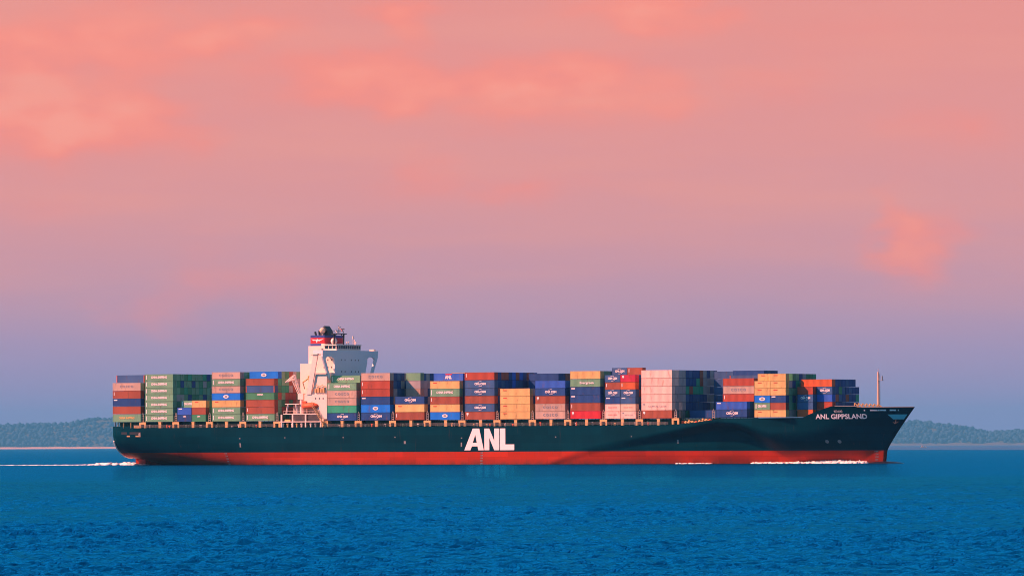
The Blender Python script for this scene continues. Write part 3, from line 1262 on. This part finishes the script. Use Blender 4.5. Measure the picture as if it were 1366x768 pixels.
    beam(bm, (92, -1.2, 46.1), (92, -2.8, 47.2), .3)
    mast = part('radar_mast', bm, M_dark, ship)
    for y, z, w in ((-6.2, 48.2, 1.8), (-2.6, 48.9, 2.4), (-4.4, 49.6, 1.2)):
        bm = bmesh.new()
        box(bm, 92.3, 92.6, y - w / 2, y + w / 2, z, z + .3)
        bar(bm, (92.3, y, z - .6), (92.3, y, z), .2)
        part('radar_scanner', bm, M_wht if w < 2 else M_oran, mast)
    bm = bmesh.new()
    bar(bm, (92.5, 4.6, 43.4), (92.5, 4.6, 46.6), .12)
    bar(bm, (92.5, 4.6, 45.6), (92.5, 4.6, 46.6), .3)
    part('antenna', bm, M_wht, ship)
    for y, h in ((6.4, 1.6), (2.2, 1.0), (1.0, .8), (7.2, .9), (-8.6, 1.2)):
        bm = bmesh.new()
        bar(bm, (92, y, 43.4), (92, y, 43.4 + h), .1)
        dome(bm, (92, y, 43.4 + h), .28, 8, 6)
        part('antenna', bm, M_wht, ship)
    for y in (-17.6, 17.8):
        bm = bmesh.new()
        box(bm, 91.6, 93.4, y - .7, y + .7, 41.3, 41.9)
        part('wing_console', bm, M_wht, ship)


build_house()


def build_boat_deck():
    W = M_wht
    tan = M_rope
    # platforms and legs
    bm = bmesh.new()
    for z, a, b in ((15.4, 74.0, 92.0), (18.2, 75.6, 91.0)):
        box(bm, a, b, -16.2, -12.6, z, z + .3)
    box(bm, 76.2, 82.2, -16.0, -12.6, 21.8, 22.1)
    for s in (74.4, 79.2, 84.8, 91.4):
        box(bm, s, s + .45, -16.1, -15.6, DECK, 18.2)
    for s in (76.6, 81.6):
        beam(bm, (s, -15.8, 18.2), (s + (.8 if s < 80 else -.8), -15.8, 21.8), .5)
    for s in np.arange(75.6, 91, 1.4):
        beam(bm, (s, -16.1, 18.5), (s, -16.1, 19.4), .05)
    beam(bm, (75.6, -16.1, 19.4), (91, -16.1, 19.4), .06)
    part('boat_deck', bm, W, ship)
    bm = bmesh.new()
    box(bm, 77.4, 83.5, -12.5, -10, DECK, 21.4)
    box(bm, 84, 89.6, -12.5, -10, DECK, 20.3)
    part('deck_store', bm, M_grey, ship)
    rnd = random.Random(2)
    for k in range(8):
        s = 75 + k * 2
        bm = bmesh.new()
        bar(bm, (s, -15.4, DECK), (s, -15.4, DECK + 1.1), .35)
        dome(bm, (s, -15.4, DECK + 1.1), .5, 8, 6)
        part('deck_vent', bm, (W, tan, W, M_yel, W, tan, W, M_grey)[k], ship)
    bm = bmesh.new()
    bar(bm, (75.8, -15.2, DECK + 2.3), (78.0, -15.2, DECK + 2.3), .5)
    part('life_raft', bm, M_yel, ship)
    # enclosed lifeboat hanging in its davits
    bm = bmesh.new()
    prof = [(-3.6, .15, .3), (-3.0, .9, .8), (-1.8, 1.25, 1.1), (0, 1.35, 1.3), (1.8, 1.25, 1.2), (3.0, .85, .8), (3.7, .12, .3)]
    rings = []
    for x, w, h in prof:
        rings.append([bm.verts.new((87.0 + x, -15.9 + w * math.cos(a), 21.2 + (h if math.sin(a) > 0 else 1.1 * min(1, h)) * math.sin(a)))
                      for a in [2 * math.pi * k / 14 for k in range(14)]])
    for a, b in zip(rings, rings[1:]):
        for k in range(14):
            bm.faces.new((a[k], a[(k + 1) % 14], b[(k + 1) % 14], b[k]))
    bm.faces.new(rings[0][::-1])
    bm.faces.new(rings[-1])
    bmesh.ops.recalc_face_normals(bm, faces=bm.faces)
    boat = part('lifeboat', bm, M_oran, ship, True)
    bm = bmesh.new()
    box(bm, 83.9, 85.5, -16.5, -15.3, 22.2, 23.0)
    part('cabin', bm, M_oran, boat)
    for s in (84.0, 90.0):
        bm = bmesh.new()
        beam(bm, (s, -13.4, 18.3), (s, -14.2, 23.4), .4)
        beam(bm, (s, -14.2, 23.4), (s, -15.6, 23.0), .35)
        beam(bm, (s, -15.2, 23.0), (s, -15.2, 22.0), .1)
        part('davit', bm, W, ship)
    # stores crane with its folded jib
    bm = bmesh.new()
    bar(bm, (82.6, -14.6, 18.3), (82.6, -14.6, 23.6), .75, 10)
    box(bm, 81.4, 83.6, -15.5, -13.8, 23.6, 25.8)
    crane = part('stores_crane', bm, W, ship)
    bm = bmesh.new()
    for y in (-15.1, -14.1):
        beam(bm, (82.2, y, 24.8), (79.4, y, 32.4), .35)
        beam(bm, (79.4, y, 32.4), (75.8, y, 29.8), .28)
        beam(bm, (79.8, y, 31.2), (75.8, y, 29.8), .2)
        beam(bm, (81.4, y, 25.4), (78.2, y, 31.4), .22)
    for t in np.linspace(.1, .95, 7):
        beam(bm, (82.2 - 2.8 * t, -15.1, 24.8 + 7.6 * t), (82.2 - 2.8 * t, -14.1, 24.8 + 7.6 * t), .2)
    part('jib', bm, W, crane)
    bm = bmesh.new()
    bar(bm, (85.0, -12.6, 25.4), (84.4, -12.6, 31.5), .5, 8, .35)
    beam(bm, (84.4, -12.6, 31.4), (82.0, -13.0, 29.8), .4)
    beam(bm, (84.6, -12.6, 29.4), (86.2, -12.6, 26.0), .4)
    beam(bm, (82.0, -13.0, 29.8), (82.8, -13.0, 27.4), .3)
    dome(bm, (84.4, -12.6, 31.8), .55, 8, 6)
    box(bm, 83.8, 86.2, -13.2, -12.0, 26.6, 27.6)
    part('boom_crane', bm, M_yel, ship)


build_boat_deck()

# ------------------------------------------------------------------ containers
BOXMESH = {}


def container_mesh(length, h, col):
    """corrugated box with proud corner posts, rails, corner castings and door rods; origin at the starboard-aft bottom edge"""
    key = (length, round(h, 3), col)
    if key in BOXMESH:
        return BOXMESH[key]
    Lc = 12.32 if length == 40 else 6.06
    W = 2.44
    H = h - 0.08
    bm = bmesh.new()
    n = 26 if length == 40 else 13
    e = .13
    # corrugated long sides
    prof = []
    for k in range(n):
        x0 = e + (Lc - 2 * e) * k / n
        w = (Lc - 2 * e) / n
        prof += [(x0, .03), (x0 + w * .35, .03), (x0 + w * .5, .065), (x0 + w * .85, .065)]
    prof.append((Lc - e, .03))
    for side in (0, 1):
        pr = None
        for x, d in prof:
            y = d if side == 0 else W - d
            c = (bm.verts.new((x, y, .14)), bm.verts.new((x, y, H - .1)))
            if pr:
                bm.faces.new((pr[0], c[0], c[1], pr[1]) if side == 0 else (c[0], pr[0], pr[1], c[1]))
            pr = c
    box(bm, .04, Lc - .04, .08, W - .08, .05, H - .03)
    for x in (0, Lc - .14):
        for y in (0, W - .14):
            box(bm, x, x + .14, y, y + .14, 0.11, H - .1)
            for z in (0, H - .1):
                box(bm, x - .006, x + .146, y - .006, y + .146, z, z + .11)
    for y in (.012, W - .112):
        box(bm, .15, Lc - .15, y, y + .1, .02, .15)
        box(bm, .15, Lc - .15, y, y + .1, H - .1, H)
    for x in (.012, Lc - .112):
        box(bm, x, x + .1, .15, W - .15, .02, .15)
        box(bm, x, x + .1, .15, W - .15, H - .1, H)
    me = newmesh('shipping_container', bm, boxmat(col))
    BOXMESH[key] = me
    return me


DOOR = {}


def door_mesh(h, col):
    key = (round(h, 3), col)
    if key not in DOOR:
        bm = bmesh.new()
        for a, b in ((.17, 1.21), (1.23, 2.27)):
            box(bm, 0, .03, a, b, .17, h - .18)
            for y in (a + .3, a + .75):
                bar(bm, (.06, y, .17), (.06, y, h - .19), .025, 6)
        DOOR[key] = newmesh('door', bm, boxmat(col))
    return DOOR[key]


ART = {}


def art(kind, length, h):
    """markings on a container's long side: list of (part name, mesh)"""
    key = (kind, length, round(h, 3))
    if key in ART:
        return ART[key]
    Lc = 12.32 if length == 40 else 6.06
    cz = h * .5
    y = -.02
    res = []

    def txt(items, mat, name='lettering'):
        bm = bmesh.new()
        for it in items:
            add_text(bm, *it[:4], y, **(it[4] if len(it) > 4 else {}))
        res.append((name, newmesh(name, bm, mat)))

    def rects(rs, mat, name='marking'):
        bm = bmesh.new()
        for x0, x1, z0, z1 in rs:
            box(bm, x0, x1, y, y + .015, z0, z1)
        res.append((name, newmesh(name, bm, mat)))

    def ring(cx, cz, a, b, mat, name='emblem', yy=None):
        bm = bmesh.new()
        yy = y if yy is None else yy
        bm.faces.new([bm.verts.new((cx + a * math.cos(t), yy, cz + b * math.sin(t))) for t in [2 * math.pi * k / 20 for k in range(20)]])
        res.append((name, newmesh(name, bm, mat)))
    white = M_mark
    if kind == 'CS':
        txt([('CHINA SHIPPING', 1.1, Lc * .5, cz, dict(width=Lc * .56, bold=.045))], white)
        rects([(.5, .8, .5, h - .5)], white)
    elif kind == 'CSY':
        txt([('CHINA SHIPPING', 1.1, Lc * .5, cz, dict(width=Lc * .56, bold=.04))], paint('lettering_yellow', (.62, .45, .14), .5, .05))
    elif kind == 'CO':
        txt([('C O S C O', 1.15, Lc * .5, cz, dict(width=Lc * .48, bold=.05))], M_lgrey)
    elif kind == 'CM':
        txt([('CMA CGM', 1.0, Lc * .52, cz, dict(width=Lc * (.38 if length == 40 else .62), bold=.05))], white)
        for sg in (1, -1):
            bm = bmesh.new()
            pts = [(Lc * .52 + sg * (-.9 + 1.5 * t), cz + sg * (.62 + .28 * math.sin(t * 2.2))) for t in np.linspace(0, 1, 8)]
            for p, q in zip(pts, pts[1:]):
                beam(bm, (p[0], y, p[1]), (q[0], y, q[1]), .10)
            res.append(('swoosh', newmesh('swoosh', bm, white)))
    elif kind == 'OV':
        ring(Lc * .5, cz, 1.15, .62, white)
        ring(Lc * .5, cz, .62, .36, M_lgrey, 'emblem_centre', y - .012)
    elif kind == 'RB':
        rects([(.55, .8, h * .35, h * .8)], white)
    elif kind == 'TR':
        rects([(1.3, 2.8, h * .68, h * .78)], M_lred)
    elif kind == 'TL':
        rects([(.5, 2.0, h * .72, h * .86)], white)
    elif kind == 'ST':
        txt([('CHINA', .7, Lc * .5, h * .72, dict(width=Lc * .22, bold=.03))], white)
    elif kind == 'SC':
        txt([('Evergreen', 1.1, Lc * .55, cz, dict(width=Lc * .46, bold=.03))], white)
    elif kind == 'AN':
        txt([('ANL', 1.7, Lc * .5, cz - .1, dict(width=Lc * .23, bold=.06))], white)
        rects([(Lc * .4, Lc * .62, h * .78, h * .92)], M_lred)
    elif kind == 'TX':
        txt([('GOLD STAR', .55, Lc * .5, cz, dict(width=Lc * .6))], M_lred)
    elif kind == 'UA':
        txt([('CAPITAL LEASE', .7, Lc * .52, cz - .1, dict(width=Lc * .6, bold=0))], M_lgrey)
        rects([(.7, 1.3, h * .66, h * .8)], M_lgrey)
    elif kind == 'HT':
        rects([(.7, 1.5, h * .6, h * .85), (1.0, 1.2, h * .45, h * .6)], white)
    elif kind == 'OP':
        pass
    ART[key] = res
    return res


KINDTXT = {'CS': 'with two white words', 'CSY': 'with yellow lettering', 'CO': 'with spaced grey letters', 'CM': 'with white swoosh lettering',
           'OV': 'with a white oval', 'RB': 'with a white bar', 'TR': 'with a small red mark', 'TL': 'with white corner mark',
           'ST': 'with small white lettering', 'SC': 'with white script', 'AN': 'with three white letters', 'TX': 'with red lettering',
           'UA': 'with thin grey lettering', 'HT': 'with a white corner sign', 'OP': 'with orange corner posts', '': ''}

ROWW = 2.49
STACKH = {('I', 6): 2.42, ('Q', 4): 2.46, ('P', 10): 2.76, ('P', 11): 2.76, ('P', 12): 2.76}
ORD = ['bottom', 'second', 'third', 'fourth', 'fifth', 'sixth', 'seventh', 'eighth']
ORDN = ['first', 'second', 'third', 'fourth', 'fifth', 'sixth', 'seventh', 'eighth', 'ninth', 'tenth', 'eleventh', 'twelfth', 'thirteenth',
        'fourteenth', 'fifteenth', 'sixteenth', 'seventeenth', 'eighteenth', 'nineteenth']
#     name: (post index, tier height, base z)
BAY = {'A': (-1.002, 2.88, 15.85), 'B': (-0.022, 2.50, 15.85), 'C': (0.958, 2.58, 15.85), 'D': (1.993, 2.56, 15.9), 'E': (3.007, 2.57, 15.9), 'F': (5.421, 2.72, 15.9),
       'G': (6.397, 2.84, 15.9), 'H': (7.389, 2.83, 15.95), 'I': (8.400, 2.77, 15.95), 'J': (9.397, 2.81, 15.95), 'K': (10.403, 2.73, 16.0), 'L': (11.402, 2.72, 16.0),
       'M': (12.386, 2.81, 16.0), 'N': (13.361, 2.56, 16.0), 'O': (14.375, 2.82, 16.0), 'P': (15.42, 2.82, 16.0), 'Q': (16.430, 2.73, 16.2),
       'R': (17.482, 2.52, 16.15), 'S': (18.46, 2.62, 16.15)}
# outer stacks, bottom to top: (bay, row, slot, "colour:marking ...") slot: '' whole 40 ft, 'a' aft 20 ft, 'f' forward 20 ft
STACKS = [
    ('A', 0, '', 'green:CSY brown navy:TL brown:RB beige:CO'), ('A', 1, '', '- - - - - steel:OP'),
    ('B', 0, '', 'green:CS green:CS green:CS green:CS green:CS green:CS green:CS'),
    ('C', 0, 'a', 'navy:ST royal:TL'), ('C', 0, 'f', 'deepgreen:ST brown tan:TR'), ('C', 1, 'a', '- - green:CS'), ('C', 1, 'f', '- - green'),
    ('D', 0, '', 'green:CS green:CS tan:TR sky:OV beige:CO green:CS beige:CO'),
    ('E', 0, '', 'green:CS brown:RB brown deepgreen:ST steel:OP brown'), ('E', 1, '', '- - - - - - sky:OV'),
    ('F', 0, '', 'navy:CM jade beige:CO beige:CO green:CS'), ('F', 1, '', '- - - - - green:CS'),
    ('G', 0, '', 'navy:CM sky:OV navy:TL rust:RB rust:RB beige:CO'),
    ('H', 0, '', 'brown:RB tan:TR navy:CM'), ('H', 3, 'a', '- - grey beige grey green'),
    ('I', 0, '', 'sky:OV tan:TR brown:RB green:CS tan:TR'), ('I', 1, '', '- - - - - royal:AN'), ('I', 6, '', '- - - - - - tan'),
    ('J', 0, '', 'brown:HT steel:CM brown steel:CM steel:CM rust:RB'),
    ('K', 0, '', 'tan:TR tan:TR tan:TR tan:TR'), ('K', 1, '', '- - - cream'),
    ('L', 0, '', 'beige:CO beige:CO brown:HT navy:CM royal'), ('L', 1, '', '- - - - royal:ST'),
    ('M', 0, '', 'red:HT brown:RB navy:TL navy:TL green:SC tan'),
    ('N', 0, 'a', 'white:TX white:TX navy:TL steel:CM brown:RB steel:CM'), ('N', 0, 'f', 'white:UA cream:TX steel:TL steel:CM orange:RB crimson:HT'),
    ('N', 2, 'a', '- - - - - - steel:CM'), ('N', 2, 'f', '- - - - - - brown:RB'),
    ('O', 0, '', 'brown:HT white:UA white white white white'),
    ('Q', 0, '', 'navy:CM royal:TL'), ('Q', 2, '', '- rust rust:RB beige:CO rust'), ('Q', 4, '', '- - - - - steel:OP'),
    ('R', 0, 'a', 'tan:TR green:CS sky:OV tan:TR tan:TR'), ('R', 0, 'f', 'tan:TR brown navy:TL tan:TR tan:TR tan:TR'), ('R', 1, 'a', '- - - - - tan:TR'),
    ('S', 2, 'a', 'orange steel steel:CM rust'), ('S', 3, 'f', 'brown rust royal steel:CM'), ('S', 3, '', '- - - - orange'),
]
# inner stacks: bay, rows, tiers, palette, slot
INNER = [
    ('A', range(1, 4), 5, 'green navy brown', ''),
    ('B', range(1, 13), 7, 'green green deepgreen green deepgreen jade grey navy green deepgreen', ''),
    ('C', (1,), 2, 'green deepgreen', ''), ('C', range(2, 9), 2, 'green deepgreen navy', ''),
    ('D', range(1, 5), 7, 'green deepgreen green', ''),
    ('E', range(1, 4), 6, 'deepgreen green jade brown', ''), ('E', range(2, 4), 7, 'deepgreen green', ''), ('E', range(4, 11), 7, 'brown grey beige deepgreen green brown', ''),
    ('F', (1,), 5, 'green jade', ''), ('F', range(2, 12), 6, 'navy brown grey green tan', ''),
    ('G', range(1, 13), 6, 'grey navy grey beige navy steel', ''),
    ('H', range(4, 10), 5, 'navy grey', 'a'), ('H', range(1, 4), 2, 'navy brown', ''),
    ('I', range(1, 3), 5, 'navy steel brown', ''), ('I', range(2, 6), 6, 'navy steel brown', ''), ('I', range(6, 9), 6, 'navy tan', ''),
    ('J', range(1, 12), 6, 'navy navy steel brown navy royal', ''),
    ('K', (1,), 3, 'tan navy', ''), ('K', range(2, 8), 4, 'navy steel', ''), ('K', range(8, 12), 6, 'navy brown navy', ''),
    ('L', (1,), 4, 'navy', ''), ('L', range(2, 6), 5, 'navy brown', ''),
    ('M', range(1, 6), 6, 'green navy deepgreen', ''),
    ('N', range(1, 4), 6, 'navy steel brown', ''), ('N', range(4, 8), 6, 'navy grey', ''),
    ('O', range(1, 4), 6, 'grey grey white grey', ''), ('O', range(4, 9), 6, 'navy steel grey navy jade navy brown', ''), ('O', range(9, 13), 6, 'grey grey navy', ''),
    ('P', range(10, 13), 6, 'steel', ''), ('P', range(3, 10), 1, 'deepgreen navy', ''),  # steel in place of grey: shade on the tall stack put into its colour
    ('Q', (1,), 2, 'royal navy', ''), ('Q', (2,), 1, 'rust', ''), ('Q', (3,), 5, 'rust navy', ''), ('Q', (4,), 5, 'navy', ''), ('Q', range(5, 9), 6, 'navy steel', ''),
    ('R', (1,), 5, 'green grey', ''), ('R', range(2, 9), 6, 'deepgreen green grey navy jade', ''),
    ('S', (3,), 4, 'navy steel', 'a'), ('S', range(4, 10), 5, 'navy navy navy deepgreen brown steel', ''), ('S', (10,), 4, 'navy jade', ''),
]
KEEP = set('''A0.0 A0.1 A0.2 A0.3 A0.4 A1.5 B0.0 B0.1 B0.2 B0.3 B0.4 B0.5 B0.6 B1.2 B1.3 B1.4 B1.5 B1.6 B2.3 B2.4 B2.5 B2.6 B3.4 B3.5 B3.6 B4.3 B4.4 B4.5 B4.6 B5.4 B5.5 B5.6 B6.4 B6.5 B6.6 B7.4 B7.5 B7.6 B8.4 B8.5 B8.6 B9.4 B9.5 B9.6 C0.0a C0.0f C0.1a C0.1f C0.2f C1.2a D0.0 D0.1 D0.2 D0.3 D0.4 D0.5 D0.6 D1.6 E0.0 E0.1 E0.2 E0.3 E0.4 E0.5 E1.1 E1.2 E1.3 E1.4 E1.5 E1.6 E2.2 E2.3 E2.4 E2.5 E2.6 E3.3 E3.4 E3.6 E4.3 E4.4 E5.3 E5.4 E6.6 F0.0 F0.1 F0.2 F0.3 F0.4 F1.5 G0.0 G0.1 G0.2 G0.3 G0.4 G0.5 G1.3 G1.4 G1.5 G10.5 G11.5 G2.3 G2.4 G2.5 G3.3 G3.4 G3.5 H0.0 H0.1 H0.2 H3.3a H3.4a H3.5a H4.3a H4.4a I0.0 I0.1 I0.2 I0.3 I0.4 I1.5 J0.0 J0.1 J0.2 J0.3 J0.4 J0.5 J1.4 J1.5 J2.4 J2.5 J3.4 J3.5 J4.4 J4.5 J5.4 J5.5 J6.4 J6.5 J7.4 J7.5 J8.4 J8.5 K0.0 K0.1 K0.2 K0.3 K10.5 K8.4 K8.5 L0.0 L0.1 L0.2 L0.3 L0.4 M0.0 M0.1 M0.2 M0.3 M0.4 M0.5 N0.0a N0.0f N0.1a N0.1f N0.2a N0.2f N0.3a N0.3f N0.4a N0.4f N0.5a N0.5f N2.6a N2.6f O0.0 O0.1 O0.2 O0.3 O0.4 O0.5 O1.1 O1.2 O1.3 O1.4 O1.5 O10.1 O10.2 O10.3 O10.4 O10.5 O11.1 O11.2 O11.3 O11.4 O11.5 O2.1 O2.2 O2.3 O2.4 O2.5 O3.1 O3.2 O3.3 O3.4 O3.5 O4.1 O4.2 O4.3 O4.4 O4.5 O5.1 O5.2 O5.3 O5.4 O5.5 O6.1 O6.2 O6.3 O6.4 O6.5 O7.1 O7.2 O7.3 O7.4 O7.5 O8.1 O8.2 O8.3 O8.4 O8.5 O9.1 O9.2 O9.3 O9.4 O9.5 P10.2 P10.3 P10.4 P10.5 P3.0 Q0.0 Q0.1 Q1.0 Q1.1 Q2.2 Q2.3 Q2.4 Q4.5 Q5.5 R0.0a R0.0f R0.1a R0.1f R0.2a R0.2f R0.3a R0.3f R0.4a R0.4f R0.5f R1.0 R1.1 R1.3 R1.4 R1.5a R2.0 R2.1 R2.2 R2.3 R2.4 R2.5 R3.4 R3.5 S10.2 S10.3 S2.0a S2.1a S2.2a S2.3a S3.1f S3.2f S3.3f S3.4 S4.2 S4.4 S5.2 S5.3 S5.4 S6.2 S6.3 S6.4 S7.2 S7.3 S7.4 S8.2 S8.3 S8.4 S9.2 S9.3 S9.4'''.split())      # KEEP_LIST
ALLBOX = {}


def build_containers():
    rnd = random.Random(21)
    todo = []
    have = set()
    for b, row, slot, txt in STACKS:
        for k, w in enumerate(txt.split()):
            if w == '-':
                continue
            c, _, a = w.partition(':')
            if (b, row, k, '') in have:
                continue
            todo.append((b, row, k, slot, c, a))
            have.add((b, row, k, slot))
    for b, rows, nt, pal, slot in INNER:
        pal = pal.split()
        for row in rows:
            for k in range(nt):
                c = rnd.choice(pal)
                if (b, row, k, slot) in have or (b, row, k, '') in have or (slot == '' and ((b, row, k, 'a') in have or (b, row, k, 'f') in have)):
                    continue
                todo.append((b, row, k, slot, c, ''))
                have.add((b, row, k, slot))
    tops = {}
    for b, row, k, slot, c, a in todo:
        tops[(b, row)] = max(tops.get((b, row), 0), k)
    rest = bmesh.new()
    restmats = []
    bays = list(BAY)
    for b, row, k, slot, c, a in todo:
        key = f'{b}{row}.{k}{slot}'
        i, h, z0 = BAY[b]
        h = STACKH.get((b, row), h)
        length = 20 if slot else 40
        s = post(i) + 1.22 + (6.3 if slot == 'f' else 0)
        jit = random.Random(key)
        loc = Vector((s + jit.uniform(-.04, .04), -16.1 + ROWW * row + .03 + jit.uniform(-.02, .02), z0 + k * h))
        if KEEP and key not in KEEP:
            me = container_mesh(length, h, c)
            n0 = len(rest.verts)
            idx = restmats.index(c) if c in restmats else (restmats.append(c) or len(restmats) - 1)
            nf = len(rest.faces)
            rest.from_mesh(me)
            rest.verts.ensure_lookup_table()
            rest.faces.ensure_lookup_table()
            for v in rest.verts[n0:]:
                v.co += loc
            for f in rest.faces[nf:]:
                f.material_index = idx
            continue
        o = link('shipping_container', container_mesh(length, h, c))
        o.matrix_world = SHIP_M @ Matrix.Translation(loc)
        ALLBOX[o.name] = key
        bay = ORDN[bays.index(b)]
        where = f'in {bay} bay from the stern'
        tier = 'bottom' if k == 0 else ORD[k] + '-tier'
        half = {'': '', 'a': ' aft', 'f': ' forward'}[slot]
        short = 'short ' if slot else ''
        if row == 0:
            lab = f'{short}{BOXNAME[c]} container {KINDTXT[a]}, {tier}{half}, outer stack {where}'
        else:
            lab = f'{short}{BOXNAME[c]} container, {tier}{half}, {ORDN[row]} row inboard, {where}'
        lab = ' '.join(lab.replace(' ,', ',').split())
        if len(lab.split()) > 16:
            lab = lab.replace(' the stern', ' stern').replace('outer stack in', 'outer stack')
        tag(o, lab, 'container', 'containers stacked on the ship')
        for nm, me in art(a, length, h):
            link(nm, me, o)
        if row == 0 or (slot and row < 4) or a:
            link('door', door_mesh(h, c), o, (12.325 if length == 40 else 6.065, 0, 0))
        if a == 'OP':
            for x in (-.02, 12.05):
                bm = bmesh.new()
                box(bm, x, x + .3, -.03, .2, .1, h - .15)
                part('corner_post', bm, boxmat('orange'), o)
    if len(rest.faces):
        me = bpy.data.meshes.new('inner_containers')
        rest.to_mesh(me)
        for c in restmats:
            me.materials.append(boxmat(c))
        o = link('inner_containers', me)
        o.matrix_world = SHIP_M
        tag(o, 'dim container ends deep between the tall stacks on the ship', 'container', 'containers stacked on the ship', 'stuff')
    rest.free()


build_containers()


# ------------------------------------------------------------------ foam and wake
def build_foam():
    m = plain('sea_foam', (0.85, 0.80, 0.78), 0.9, 0.1)
    rnd = np.random.default_rng(5)
    base = bmesh.new()
    bmesh.ops.create_icosphere(base, subdivisions=2, radius=1)
    bv = np.array([v.co[:] for v in base.verts])
    bf = np.array([[v.index for v in f.verts] for f in base.faces])
    base.free()

    def cloud(name, label, gen, n):
        V, F, c = [], [], 0
        for _ in range(n):
            p, r, hgt = gen()
            q = bv * (1 + .2 * rnd.standard_normal((len(bv), 1))) * np.array([r * rnd.uniform(1, 2.2), r, hgt]) + np.array(p)
            V.append(q)
            F.append(bf + c)
            c += len(bv)
        me = bpy.data.meshes.new(name)
        me.from_pydata(np.concatenate(V).tolist(), [], np.concatenate(F).tolist())
        me.materials.append(m)
        me.polygons.foreach_set('use_smooth', [True] * len(me.polygons))
        o = link(name, me)
        o.matrix_world = SHIP_M
        tag(o, label, kind='stuff')

    def bow():
        s = rnd.choice([rnd.uniform(266, 307), rnd.uniform(286, 307), rnd.uniform(238, 250)], p=[.46, .48, .06])
        k = math.exp(-((s - 297) / 9) ** 2)
        d = abs(rnd.normal(0, .8 + 1.2 * (1 - k)))
        hgt = rnd.uniform(.25, .6) + 1.2 * k * rnd.random() * math.exp(-d)
        if s < 262:
            hgt *= .6
        return (s, -half_breadth(s, 0.1) - .3 - d, 0.0), rnd.uniform(.3, .9), hgt
    cloud('bow_wave', 'white foam curling along the waterline at the bow', bow, 420)

    def wake():
        t = rnd.random() ** 1.4
        s = 6 - 75 * t
        w = 7 + 5 * t
        y = rnd.uniform(-w, w)
        hgt = rnd.uniform(.08, .24) * (1 - .5 * t) + (.9 * rnd.random() * math.exp(-((s + 6) / 9) ** 2))
        return (s, y, 0.0), rnd.uniform(.4, 1.2), hgt
    cloud('wake', 'broken white wake trailing behind the stern', wake, 260)


build_foam()


# ------------------------------------------------------------------ two small boats off the right hand shore
def small_boat(loc, k, label):
    e = bpy.data.objects.new('motor_boat', None)
    C.objects.link(e)
    e.location = loc
    e.scale = (k, k, k)
    tag(e, label, 'boat', 'small boats off the far shore')
    bm = bmesh.new()
    ring = []
    for x, w in ((-3.6, 1.2), (-2, 1.35), (1, 1.3), (2.8, .8), (4.0, .05)):
        ring.append([bm.verts.new(p) for p in ((x, -w, 1.2 + max(0, x) * .1), (x, -w * .6, -.3), (x, w * .6, -.3), (x, w, 1.2 + max(0, x) * .1))])
    for a, b in zip(ring, ring[1:]):
        for j in range(4):
            bm.faces.new((a[j], a[(j + 1) % 4], b[(j + 1) % 4], b[j]))
    bm.faces.new(ring[0])
    part('hull', bm, M_wht, e)
    bm = bmesh.new()
    slab(bm, [(-2.4, 1.25), (1.6, 1.35), (.6, 2.9), (-2.2, 2.9)], 'y', -1.0, 1.0)
    cb = part('cabin', bm, M_wht, e)
    bm = bmesh.new()
    box(bm, -1.8, .5, -1.03, -1.0, 2.0, 2.6)
    part('window', bm, M_glass, cb)
    bm = bmesh.new()
    bar(bm, (-1, 0, 2.9), (-1, 0, 6.2), .12, 6)
    part('mast', bm, M_wht, e)


small_boat((901, 15000, 0), 1.35, 'larger white motor boat anchored off the far right shore')
small_boat((911, 15050, 0), .7, 'smaller white boat just right of the larger motor boat')
